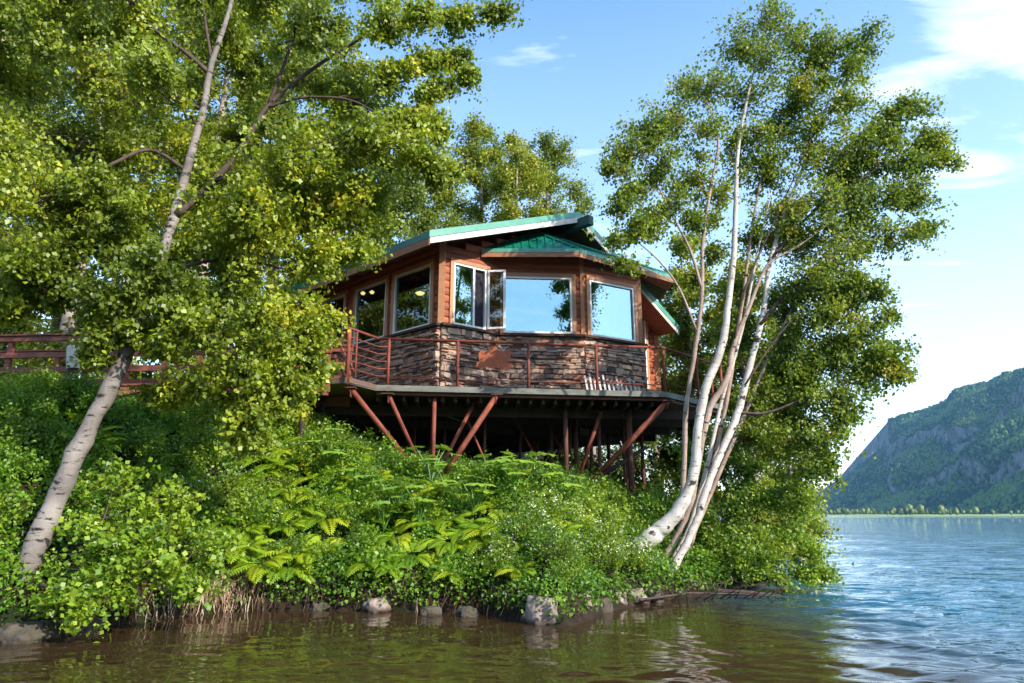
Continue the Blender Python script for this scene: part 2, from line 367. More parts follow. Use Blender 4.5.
# rake line
Fo = A-lw*.75
E1 = hitline(430, 232, Fo, g); RP = hitline(579, 213, Fo, g); E2 = hitline(678, 327, Fo, g)
print('E1', E1, 'RP', RP, 'E2', E2)
def gt(v): return (Vector((v.x, v.y, 0))-Fo).dot(g)
t1, t2, t3 = gt(E1), gt(RP), gt(E2)
def rake(t):
    return (E1.z+(RP.z-E1.z)*(t-t1)/(t2-t1) if t < t2 else RP.z+(E2.z-RP.z)*(t-t2)/(t3-t2))
def outn(a, b): d = (b-a).normalized(); return Vector((d.y, -d.x, 0))
def up(v, z): return Vector((v.x, v.y, z))
def wall(a, b, z0, zf, openings=(), rowh=.19, name='wall', mat='log'):
    d = (b-a); L = d.length; d = d/L; n = outn(a, b); m = MB(); z = z0
    while z < zf+3.5:
        z1 = z+rowh; zm = z+rowh*.5
        segs = [(0, L)]
        if callable_top:
            ts = np.linspace(0, L, 80); ok = [t for t in ts if callable_top(t) > z1-.02]
            if not ok: z = z1; 
            if not ok: break
            segs = [(ok[0], ok[-1])]
        elif z1 > zf+.02: break
        for (s0, s1, o0, o1) in openings:
            if o0 < zm < o1:
                new = []
                for (a0, a1) in segs:
                    if s1 <= a0 or s0 >= a1: new.append((a0, a1)); continue
                    if s0 > a0: new.append((a0, s0))
                    if s1 < a1: new.append((s1, a1))
                segs = new
        for (s0, s1) in segs:
            if s1-s0 < .03: continue
            prof = [(-.10, z+.001), (.0, z+.002), (.014, z+.12*rowh), (.024, zm), (.014, z+.88*rowh), (0, z1-.004), (-.10, z1-.001)]
            pts = [a+d*s0+n*o+Vector((0, 0, zz)) for o, zz in prof]
            m.prism(pts, d*(s1-s0))
        z = z1
    return m.build(name, M[mat], house)
callable_top = None
def stones(a, b, z0, z1, name='stone_base', seed=1):
    r = random.Random(seed); d = b-a; L = d.length; d = d/L; n = outn(a, b); m = MB()
    m.box(up((a+b)/2, (z0+z1)/2)+n*.0, d*L/2, n*.05, Vector((0, 0, (z1-z0)/2)))
    z = z0
    while z < z1-.02:
        h = min(r.choice((.04, .05, .065, .08, .10, .15))*r.uniform(.85, 1.15), z1-z)
        if z1-z-h < .04: h = z1-z
        x = -r.uniform(0, .2)
        while x < L:
            w = r.uniform(.08, .30)*(1 if h > .08 else 1.2); xa, xb = max(x, 0)-.02, min(x+w, L)+.02
            if xb-xa > .05:
                dep = r.uniform(.07, .15); j = lambda q: r.uniform(-q, q); g_ = .006
                lo, hi = z+g_+j(.018), z+h-g_+j(.018)
                ring0 = [(xa+g_, lo), (xb-g_, lo), (xb-g_, hi), (xa+g_, hi)]
                ins = .022; ring1 = [(xa+ins+j(.02), lo+.010+j(.008)), (xb-ins+j(.02), lo+.010+j(.008)), (xb-ins+j(.02), hi-.010+j(.008)), (xa+ins+j(.02), hi-.010+j(.008))]
                vs = [a+d*u+n*.03+Vector((0, 0, v)) for u, v in ring0]+[a+d*u+n*(dep*.75)+Vector((0, 0, v)) for u, v in ring0]+[a+d*u+n*(dep+j(.015))+Vector((0, 0, v)) for u, v in ring1]
                m.add(vs, [(0, 1, 5, 4), (1, 2, 6, 5), (2, 3, 7, 6), (3, 0, 4, 7), (4, 5, 9, 8), (5, 6, 10, 9), (6, 7, 11, 10), (7, 4, 8, 11), (8, 9, 10, 11)])
            x += w
        z += h
    o = m.build(name, M['stone'], house)
    cm = MB(); cm.box(up((a+b)/2, z1+.03)+n*.05, d*(L/2+.05), n*.14, Vector((0, 0, .03))); cm.build('stone_cap', M['under_wood'], house)
    return o
def window(a, b, s0, s1, z0, z1, glass='glass', bars=(), screen=None, trimw=.10):
    """s0..s1 along the wall a->b, glass opening edges incl. frame"""
    d = (b-a).normalized(); n = outn(a, b); m = MB()
    def bx(u0, u1, v0, v1, o0, o1, mm):
        mm.box(a+d*(u0+u1)/2+n*(o0+o1)/2+Vector((0, 0, (v0+v1)/2)), d*(u1-u0)/2, n*(o1-o0)/2, Vector((0, 0, (v1-v0)/2)))
    tw = trimw
    bx(s0-tw, s1+tw, z1, z1+tw, -.09, .066, m); bx(s0-tw, s1+tw, z0-tw, z0, -.09, .072, m)
    bx(s0-tw, s0, z0, z1, -.09, .064, m); bx(s1, s1+tw, z0, z1, -.09, .064, m)
    w = m.build('window', M['trim'], house)
    f = MB(); fw = .052
    bx(s0, s1, z1-fw, z1, -.06, .05, f); bx(s0, s1, z0, z0+fw, -.06, .05, f); bx(s0, s0+fw, z0+fw, z1-fw, -.06, .05, f); bx(s1-fw, s1, z0+fw, z1-fw, -.06, .05, f)
    for u in bars: bx(u-.03, u+.03, z0+fw, z1-fw, -.05, .045, f)
    f.build('frame', M['sash_white'], w)
    gm = MB(); g1 = s1-fw
    if screen is not None:
        g1 = screen-.03; sm_ = MB(); bx(screen+.03, s1-fw, z0+fw, z1-fw, -.035, -.03, sm_); sm_.build('insect_screen', M['screen'], w)
    bx(s0+fw, g1, z0+fw, z1-fw, -.008, .0, gm); gm.build('pane', M[glass], w)
    return w
def s_on(px, a, b, z):            # distance along wall a->b of the column px
    d = (b-a).normalized(); k = (px-512)/F_
    c0 = k*(a.y*cp+(z-CZ)*sp)-a.x; return c0/(d.x-k*d.y*cp)
zme = (zsw+ztw)/2
# left wall (Lend -> A)
LL = (A-Lend).length
def sl(px, z=zme): return s_on(px, Lend, A, z)
w1 = (sl(395), sl(432)); w2 = (sl(356), sl(387)); w3 = (sl(318), sl(345))
callable_top = None
eL = E1.z+(RP.z-E1.z)*.10
wall(Lend, A, zt+.02, eL+.02, [(u-.1, v+.1, zsw-.1, ztw+.1) for u, v in (w1, w2, w3)])
for u, v in (w1, w2, w3): window(Lend, A, u, v, zsw, ztw, 'glass_plain')
stones(A+lw*6.2, A, zt, zst, seed=3)
# gable wall (A -> B)
GL = (B-A).length
off = (A-Fo).dot(g)
callable_top = lambda t: rake(t+off)-.22
gw0, gw1 = s_on(452.5, A, B, zme), s_on(485.5, A, B, zme); gmid = s_on(473, A, B, zme)
d0 = s_on(637, A, B, zsw-.3); d1 = s_on(646.5, A, B, zsw-.3)
tC1 = (C1-A).length; tC4 = (C4-A).length
wall(A, B, zt+.02, 12, [(gw0-.1, gw1+.1, zsw-.1, ztw+.1), (d0-.05, d1+.05, zt+.55, ztw+.1), (tC1+.1, tC4-.1, zt, ztw+.3)])
window(A, B, gw0, gw1, zsw, ztw, 'glass', bars=(gmid,), screen=gmid)
window(A, B, d0, d1, zt+.6, ztw-.05, 'glass', trimw=.07)
callable_top = None
stones(A, C1, zt, zst, seed=5); stones(C4, B, zt, zst-.9, seed=6)
# bay
ze = G(578, 250, P(463, 247, 17.0).z).z
ze = P(520, 248.5, 17.15).z
wtop = ze+.25
L2 = (C2-C1).length; L3 = (C3-C2).length
b0, b1 = s_on(503.5, C1, C2, zme), s_on(572, C1, C2, zme)
c0, c1 = s_on(589, C2, C3, zme), s_on(633.5, C2, C3, zme)
ztb = P(537, 276.5, C1.y).z
wall(C1, C2, zst, wtop, [(b0-.1, b1+.1, zsw-.1, ztb+.1)]); window(C1, C2, b0, b1, zsw, ztb)
wall(C2, C3, zst, wtop, [(c0-.1, c1+.1, zsw-.1, ztb+.1)]); window(C2, C3, c0, c1, zsw, ztb)
wall(C3, C4, zst, wtop); stones(C1, C2, zt, zst, seed=8); stones(C2, C3, zt, zst, seed=9); stones(C3, C4, zt, zst, seed=10)
# back walls
wall(B, Bend, zt, eL-.6); wall(Bend, Lend, zt, eL-.3)
# corner boards
def cb(p, z0, z1, w=.075): m = MB(); m.box(up(p, (z0+z1)/2), (w, 0, 0), (0, w, 0), (0, 0, (z1-z0)/2)); m.build('corner_board', M['trim'], house)
cb(A, zst+.05, eL+.05); cb(B, zst-.8, rake(gt(B))-.3)
cb(C2, zst+.05, wtop, .05); cb(C3, zst+.05, wtop, .055)
# casement sash swung outward
H0 = A+g*(gw1+.02)+outn(A, B)*.07; dirc = Vector((1, -.10, 0)).normalized(); wS = .47; n_ = Vector((dirc.y, -dirc.x, 0))
m = MB(); zc0, zc1 = zsw+.02, ztw-.02
for (u0, u1, v0, v1) in ((0, wS, zc1-.05, zc1), (0, wS, zc0, zc0+.05), (0, .05, zc0+.05, zc1-.05), (wS-.06, wS, zc0+.05, zc1-.05)):
    m.box(H0+dirc*(u0+u1)/2+Vector((0, 0, (v0+v1)/2)), dirc*(u1-u0)/2, n_*.028, Vector((0, 0, (v1-v0)/2)))
sash = m.build('casement_sash', M['sash_white'], house)
m = MB(); m.box(H0+dirc*wS/2+Vector((0, 0, (zc0+zc1)/2)), dirc*(wS/2-.055), n_*.004, Vector((0, 0, (zc1-zc0)/2-.052))); m.build('pane', M['glass_plain'], sash)
m = MB(); m.bar(up(H0+dirc*.25, zc0-.03), up(H0+dirc*.25+outn(A, B)*-.22, zc0-.03), .02, .015); m.build('hinge_arm', M['sash_white'], sash)
# main roof
back = lw*10.5
def slab(m, quad, t):
    m.prism([Vector(q) for q in quad], Vector((0, 0, -t)))
roof = MB()
slab(roof, [E1, RP, RP+back, E1+back], .04); slab(roof, [RP, E2, E2+back, RP+back], .04)
nr_ = 26
for i in range(nr_+1):
    o = back*(i/nr_)
    roof.bar(E1+o+Vector((0, 0, .015)), RP+o+Vector((0, 0, .015)), .03, .045); roof.bar(RP+o+Vector((0, 0, .015)), E2+o+Vector((0, 0, .015)), .03, .045)
rf = roof.build('roof', M['roof'], house)
m = MB(); dz = Vector((0, 0, -.045)); ins = lw*.06
slab(m, [E1+dz+ins, RP+dz+ins, RP+dz+back, E1+dz+back], .12); slab(m, [RP+dz+ins, E2+dz+ins, E2+dz+back, RP+dz+back], .12)
for i in range(11):
    o = lw*(2.4+i*.75); q = Vector((0, 0, -.20))
    m.bar(E1+o+q, RP+o+q, .06, .10)
    m.bar(RP+o+q, E2+o+q, .06, .10)
m.build('soffit', M['soffit'], rf)
m = MB(); vz = Vector((0, 0, 1))
def board(m, a, b, ztop, zbot, thick, nrm):
    m.prism([a+vz*ztop, b+vz*ztop, b+vz*zbot, a+vz*zbot], nrm*thick)
ng = outn(A, B)
board(m, E1-g*.03, RP+g*.0, .03, -.14, .035, ng); board(m, RP, E2+g*.03, .03, -.14, .035, ng)
m.build('edge_flashing', M['roof_edge'], rf)
m = MB(); board(m, E1, RP, -.143, -.29, .03, ng); board(m, RP+g*.002, E2, -.143, -.26, .03, ng); m.build('rake_board', M['fascia_white'], rf)
m = MB(); nl = outn(Lend, A); E1b = E1+back
board(m, E1b, E1, .02, -.15, .03, nl); m.build('eave_flashing', M['roof'], rf)
m = MB(); board(m, E1b, E1, -.153, -.33, .025, nl); m.build('eave_fascia', M['fascia_brown'], rf)
m = MB(); rb = RP+Vector((0, 0, -.34)); m.bar(rb+lw*3, rb-lw*.42, .2, .26); m.build('ridge_beam', M['beam_end'], house)
# bay roof
AP = hitline(533, 231.5, A+ng*.05, g)
Eb = G(579, 249.5, ze); Ec = G(672, 276, ze); Ea = on_g(Vector((Eb.x, Eb.y, 0)), Vector((-1, .02, 0)))+ng*.06; Ea.z = ze
Ed = on_g(Vector((Ec.x, Ec.y, 0)), Vector((.0, 1, 0)))+ng*.0; Ed.z = ze
AP.z = max(AP.z, ze+.6)
print('Ea', Ea, 'Eb', Eb, 'Ec', Ec, 'Ed', Ed, 'AP', AP)
m = MB(); t_ = Vector((0, 0, -.03))
for q in ((Ea, Eb, AP), (Eb, Ec, AP), (Ec, Ed, AP)):
    m.prism([Vector(v) for v in q], t_)
    L = (q[1]-q[0]).length; k = int(L/.2)
    for i in range(1, k):
        f = i/k; p = q[0].lerp(q[1], f); e = (q[1]-q[0]).normalized()
        # rib runs up the slope, perpendicular to the eave, until it meets a hip
        nh = Vector((-e.y, e.x, 0)); foot = q[0]+e*((AP-q[0]).dot(e)); fa = (AP-q[0]).dot(e)/L
        r_ = f/fa if f < fa else (1-f)/(1-fa) if fa < 1 else f
        r_ = min(max(r_, 0), 1); top = p+(AP-foot)*r_*.98
        if (top-p).length > .08: m.bar(p+vz*.012, top+vz*.012, .028, .035)
for hip in (Eb, Ec): m.tube([hip+vz*.02, AP+vz*.02], .045, 6)
br = m.build('bay_roof', M['roof'], house)
m = MB()
for a, b in ((Ea, Eb), (Eb, Ec), (Ec, Ed)):
    n = outn(a, b); board(m, a, b, .02, -.085, .03, n)
m.build('eave_flashing', M['roof_edge'], br)
m = MB()
for a, b in ((Ea, Eb), (Eb, Ec), (Ec, Ed)):
    n = outn(a, b); board(m, a, b, -.087, -.21, .022, n)
m.build('fascia', M['fascia_brown'], br)
m = MB(); zs_ = Vector((0, 0, -.13))
inner = [C1+ng*.0, C2, C3, C4]
outer = [Ea, Eb, Ec, Ed]
for i in range(3):
    i0, i1 = up(inner[i], ze+.12), up(inner[i+1], ze+.12); o0, o1 = outer[i]+zs_, outer[i+1]+zs_
    k = max(4, int((o1-o0).length/.16))
    for j in range(k):
        f0, f1 = j/k+.002, (j+1)/k-.004; dzz = vz*(.012 if j % 2 else 0)
        m.prism([o0.lerp(o1, f0)+dzz, o0.lerp(o1, f1)+dzz, i0.lerp(i1, f1)+dzz, i0.lerp(i1, f0)+dzz], (0, 0, .03))
m.build('soffit', M['soffit'], br)
# interior: floor, back partition, ceiling lamps
m = MB(); m.prism([up(p, zt+.06) for p in (A+lw*.2+g*.3, B-g*.3, Bend, Lend)], (0, 0, .05)); m.build('inner_floor', M['inner'], house)
m = MB(); m.bar(up(A+lw*5.2+g*.3, zt+1.8), up(B+lw*5.2-g*.3, zt+1.8), .1, 3.4); m.build('inner_partition', M['inner'], house)
for px, py, dd in ((420, 293, 1.2), (363, 293, 1.2), (372, 292, 1.2)):
    q = P(px, py, on_line(px, Lend, (A-Lend).normalized()).y+dd); r0 = .09 if px == 420 else .05
    lampo = empty('ceiling_lamp', q); tag(lampo, {420: 'round glowing pendant lamp behind the large left window', 363: 'left small glowing pendant lamp behind the farther left window', 372: 'right small glowing pendant lamp behind the farther left window'}[px], 'lamp')
    m = MB(); m.tube([q+vz*-.05, q+vz*.0, q+vz*.05], [r0*.9, r0*1.5, r0*.3], 12); m.build('lamp_shade', M['lamp'], lampo)
    m = MB(); m.tube([q+vz*.05, q+vz*1.0], .008, 5); m.build('cord', M['under_wood'], lampo)

# ------------------------------------------------------------------ deck
D0 = G(346, 383, zb); D1 = G(376, 390.5, zb); D2 = G(666, 397, zb); D3 = G(724, 410, zb)
print('D', D0, D1, D2, D3)
deck = empty('raised_deck', (0, 16, zb)); tag(deck, 'raised wooden deck with grey edge boards wrapping round the log house', 'deck')
DL = Vector((-4.6, 15.0, zb)); DB = [D3+Vector((.6, 5, 0)), up(Bend+Vector((1, 1, 0)), zb), up(Lend+Vector((-1.5, .5, 0)), zb), Vector((-6.2, 17.5, zb))]
outl = [D0, D1, D2, D3]+DB+[DL]
inn = [up(v, zb+.02) for v in [D0+Vector((.06, .06, 0)), D1+Vector((.04, .06, 0)), D2+Vector((-.03, .06, 0)), D3+Vector((-.06, .02, 0))]]+[up(v, zb+.02) for v in DB+[DL]]
m = MB(); m.prism(inn, (0, 0, .11)); m.build('deck_boards', M['deckwood'], deck)
m = MB()
for a, b in ((D0, D1), (D1, D2), (D2, D3), (D3, DB[0])):
    n = outn(flat(a), flat(b)); m.prism([a+n*.0, b+n*.0, b+vz*.13, a+vz*.13], n*-.04)
m.build('edge_board', M['deckedge'], deck)
m = MB()
for a, b in ((D1, D2), (D2, D3)):
    n = outn(flat(a), flat(b)); m.prism([a-n*.10-vz*.075, b-n*.10-vz*.075, b-n*.10-vz*.0, a-n*.10-vz*.0], n*-.08)
m.build('rim_beam', M['steel_dark'], deck)
# joists below, running back
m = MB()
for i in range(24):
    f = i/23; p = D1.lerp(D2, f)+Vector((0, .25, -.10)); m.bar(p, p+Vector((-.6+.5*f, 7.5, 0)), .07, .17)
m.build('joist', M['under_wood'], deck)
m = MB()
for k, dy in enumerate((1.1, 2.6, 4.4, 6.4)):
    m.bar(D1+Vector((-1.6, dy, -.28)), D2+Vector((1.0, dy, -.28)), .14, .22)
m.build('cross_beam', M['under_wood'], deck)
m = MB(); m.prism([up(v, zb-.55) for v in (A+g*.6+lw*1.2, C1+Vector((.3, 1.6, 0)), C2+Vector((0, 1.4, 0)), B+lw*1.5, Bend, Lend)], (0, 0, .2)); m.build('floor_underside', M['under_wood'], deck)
# braces and posts (round rusty pipes)
def stick(name, a, b, r, mat, parent=deck, n=10):
    m = MB(); m.tube([a, b], r, n); return m.build(name, M[mat], parent, True)
def toground(p): return Vector((p.x, p.y, gz(p.x, p.y)-.15))
for (px, py, Y0, qx, qy, Y1, r) in ((350, 388, 14.8, 408, 455, 15.6, .058), (388, 394, 15.4, 418, 455, 16.2, .048), (497, 395, 15.5, 449, 462, 15.0, .06), (474, 403, 16.4, 441, 462, 15.7, .045),
                                  (668, 401, 16.2, 592, 476, 16.8, .065), (601, 412, 17.0, 578, 474, 17.2, .05)):
    a = P(px, py, Y0); b = P(qx, qy, Y1); b.z -= .12; a.z = min(a.z, zb-.02) if py < 400 else a.z
    stick('brace', a, b+(b-a)*.1, r, 'rust')
    m = MB(); m.box(a+vz*.0, (.13, 0, 0), (0, .10, 0), (0, 0, .012)); m.box(a-vz*.07+(b-a).normalized()*.05, (.008, 0, 0), (0, .085, 0), (0, 0, .09)); m.build('bracket', M['steel_dark'], deck)
a = P(290, 396, 17); stick('cross_rod', P(290, 396, 17), P(325, 430, 17.4), .015, 'steel_dark'); stick('cross_rod', P(325, 398, 17), P(292, 428, 17.4), .015, 'steel_dark')
stick('cross_rod', P(340, 402, 17), P(372, 432, 17.4), .018, 'steel_dark'); stick('cross_rod', P(372, 404, 17), P(340, 430, 17.4), .015, 'steel_dark')
stick('cross_rod', P(440, 414, 17.2), P(470, 424, 17.6), .016, 'deckedge'); stick('cross_rod', P(600, 476, 17.5), P(645, 448, 18.5), .05, 'under_wood')
for (px, Y0, r, mt) in ((434.5, 15.9, .058, 'rust'), (324, 17.4, .06, 'steel_dark'), (266, 17, .055, 'rust'), (485, 17.6, .05, 'steel_dark'), (565, 16.9, .07, 'steel_dark'), (598, 17.6, .055, 'steel_dark'), (628, 17.2, .085, 'steel_dark'), (622, 18.6, .05, 'steel_dark'), (551, 18.4, .05, 'steel_dark'),
                    (520, 18.9, .05, 'steel_dark'), (533, 20.5, .06, 'steel_dark'), (505, 20.8, .06, 'steel_dark'), (585, 20.2, .06, 'steel_dark'), (607, 21, .06, 'steel_dark'), (460, 20, .07, 'steel_dark'), (575, 18.2, .07, 'steel_dark'), (590, 18.9, .05, 'steel_dark'), (545, 21, .06, 'steel_dark'), (640, 19.8, .06, 'steel_dark')):
    a = P(px, 400, Y0); a.z = zb-.03; stick('post', a, toground(a), r*.85, mt)
rp = random.Random(31)
for i in range(14):
    a = Vector((rp.uniform(-2.6, 3.6), rp.uniform(17.5, 23.5), zb-.05)); stick('post', a, toground(a), .038, 'steel_dark')
for i in range(9):
    a = Vector((rp.uniform(-2.5, 3.2), rp.uniform(16.6, 21), zb-.1)); b = toground(a+Vector((rp.choice((-1, 1))*rp.uniform(.7, 1.5), .3, 0))); stick('brace', a, b, .03, 'rust')
# railing
rail = MB(); hr = 1.07
T = [up(v, zt) for v in (D0, D1, D2, D3, DB[0])]
ins_ = Vector((0, .05, 0)); Tr = [v+ins_+vz*hr for v in T]
dl = DL+Vector((0, 0, .14+hr)); far_l = Vector((-6.2, 17.2, zt+hr))
rail.tube([Tr[0], Tr[1]], .032, 8); rail.tube([Tr[1], Tr[2]], .032, 8); rail.tube([Tr[2], Tr[3]], .032, 8); rail.tube([Tr[3], Tr[4]], .032, 8)
rl = rail.build('railing', M['rust'], deck, True)
def post(p, r=.034): stick('rail_post', p+ins_-vz*.16, p+ins_+vz*hr, r, 'rust', rl, 8)
post(T[0], .045)
for px in (388, 457.5, 528.5, 597):
    p = s_on(px, flat(D1), flat(D2), zt+.5); post(up(flat(D1)+(flat(D2)-flat(D1)).normalized()*p, zt))
post(T[2]); post(T[2].lerp(T[3], .55)); post(T[3])
for f in (.3, .62): post(T[3].lerp(T[4], f))
for k in range(5):
    z = .2+k*.17; a = T[0]+ins_+vz*z; b = T[1]+ins_+vz*z; e = up(flat(D1)+(flat(D2)-flat(D1)).normalized()*.28, zt+z)+ins_
    m = MB(); m.tube([a, b, e], .014, 6); m.build('rail_rod', M['rust'], rl, True)
m = MB(); m.tube([T[1]+ins_+vz*.16, T[2]+ins_+vz*.16], .012, 6); m.build('rail_rod', M['rust'], rl, True)
m = MB(); m.tube([T[2]+ins_+vz*.2, T[3]+ins_+vz*.2, T[4]+ins_+vz*.2], .012, 6); m.build('rail_rod', M['rust'], rl, True)
# side return railing on the left of the corner
m = MB(); m.tube([Tr[0], Tr[0]+Vector((-.5, .55, .02)), Tr[0]+Vector((-1.6, 1.8, .02))], .03, 8); m.build('side_handrail', M['rust'], rl, True)
m = MB(); m.bar(T[0]+Vector((-.42, .6, 1.0)), T[0]+Vector((.1, .35, .1)), .07, .05); m.bar(T[0]+Vector((-.42, .6, .6)), T[0]+Vector((-.1, .55, -.1)), .06, .05); m.build('side_brace', M['redwood'], rl)
post(T[0]+Vector((-1.0, 1.2, 0))); post(T[0]+Vector((.12, .22, 0)), .022)
# ornament hanging under the handrail
orn = [(430, 90), (470, 130), (485, 200), (540, 225), (600, 190), (650, 200), (665, 240), (612, 290), (608, 350), (680, 380), (655, 425), (560, 447), (460, 420), (420, 428), (330, 410), (280, 425), (205, 400), (215, 352), (250, 335), (238, 285), (236, 240), (262, 200), (370, 205), (385, 150), (372, 125), (405, 118)]
yy = D1.lerp(D2, .4).y+.10
pts = [P(460+u/12.8, 335+v/12.8, yy) for u, v in orn]; base_o = pts[13]
oo = empty('metal_ornament', base_o); tag(oo, 'rusty leaf-shaped steel cut-out hanging below the deck handrail', 'ornament')
m = MB(); m.prism(pts, (0, .012, 0)); m.build('plate', M['rustplate'], oo)
m = MB(); m.tube([pts[0]+vz*-.04+Vector((0, -.004, 0)), pts[0]+vz*.07+Vector((0, -.02, 0))], .006, 5); m.build('hook', M['rust'], oo)
# slatted rack
rk0 = P(588, 388, 16.75); rk1 = P(641, 389, 17.5); rk0.z = rk1.z = zt+.02
rk = empty('slatted_rack', (rk0+rk1)/2); tag(rk, 'low rack of pale slats under a red bar against the stone wall', 'rack')
for i in range(13):
    f = i/12; p = rk0.lerp(rk1, f); m = MB(); m.bar(p, p+Vector((-.06, .1, .46+.06*math.sin(i*2))), .045, .02, (0, 1, 0)); m.build('slat', M['fascia_white'], rk)
m = MB(); m.bar(rk0+Vector((-.1, .07, .36)), rk1+Vector((.05, .07, .36)), .03, .05); m.build('top_bar', M['redwood'], rk)
# ------------------------------------------------------------------ boardwalk at left
bw = empty('boardwalk', (-8, 15, zt)); tag(bw, 'red stained wooden boardwalk leading to the deck from the left', 'boardwalk')
BA = Vector((-3.9, 14.75, zb-.02)); BE = Vector((-15.5, 15.6, zb-.02)); bd = (BE-BA).normalized(); bn = Vector((bd.y, -bd.x, 0))
if bn.y < 0: bn = -bn
m = MB(); L = (BE-BA).length; k = int(L/.15)
for i in range(k):
    p = BA+bd*(i*.15+.07); m.box(p+bn*.75+vz*.08, bd*.07, bn*.78, vz*.02)
m.build('plank', M['redwood'], bw)
m = MB(); m.prism([BA, BE, BE+vz*-.13, BA+vz*-.13], bn*.05); m.prism([BA+bn*1.45, BE+bn*1.45, BE+bn*1.45-vz*.22, BA+bn*1.45-vz*.22], bn*.05)
m.prism([BA+vz*.0, BE+vz*.0, BE+vz*.05, BA+vz*.05], bn*.04); m.build('stringer', M['redwood'], bw)
for side in (0.0, 1.5):
    for hh in (.34, .68, 1.06):
        m = MB(); o = bn*side+vz*(.1+hh); m.bar(BA+o, BE+o, .05, .12); m.build('rail', M['redwood'], bw)
    m = MB(); o = bn*side+vz*(.1+1.14); m.bar(BA+o, BE+o, .14, .035); m.build('rail_cap', M['redwood'], bw)
    for i in range(7):
        p = BA+bd*(.1+i*1.83)+bn*(side+.06); m = MB(); m.bar(p-vz*.2, p+vz*1.2, .1, .1, (0, 1, 0)); m.build('rail_post', M['redwood'], bw)
for i in range(5):
    for s_ in (.15, 1.35):
        p = BA+bd*(.6+i*2.4)+bn*s_; m = MB(); m.tube([toground(p)-vz*.1, p-vz*.02], .06, 8); m.build('pile', M['under_wood'], bw, True)
p = P(73, 392, 14.9); q = P(73, 346, 14.9)
pst = empty('timber_post', p); tag(pst, 'weathered grey timber post standing beside the boardwalk rail', 'post')
m = MB(); m.tube([toground(p), p, p.lerp(q, .5)], [.12, .115, .105], 10); m.build('lower_post', M['under_wood'], pst); m = MB(); m.tube([p.lerp(q, .5), p.lerp(q, .95), q], [.13, .125, .1], 10); m.build('post_sleeve', M['fascia_white'], pst)

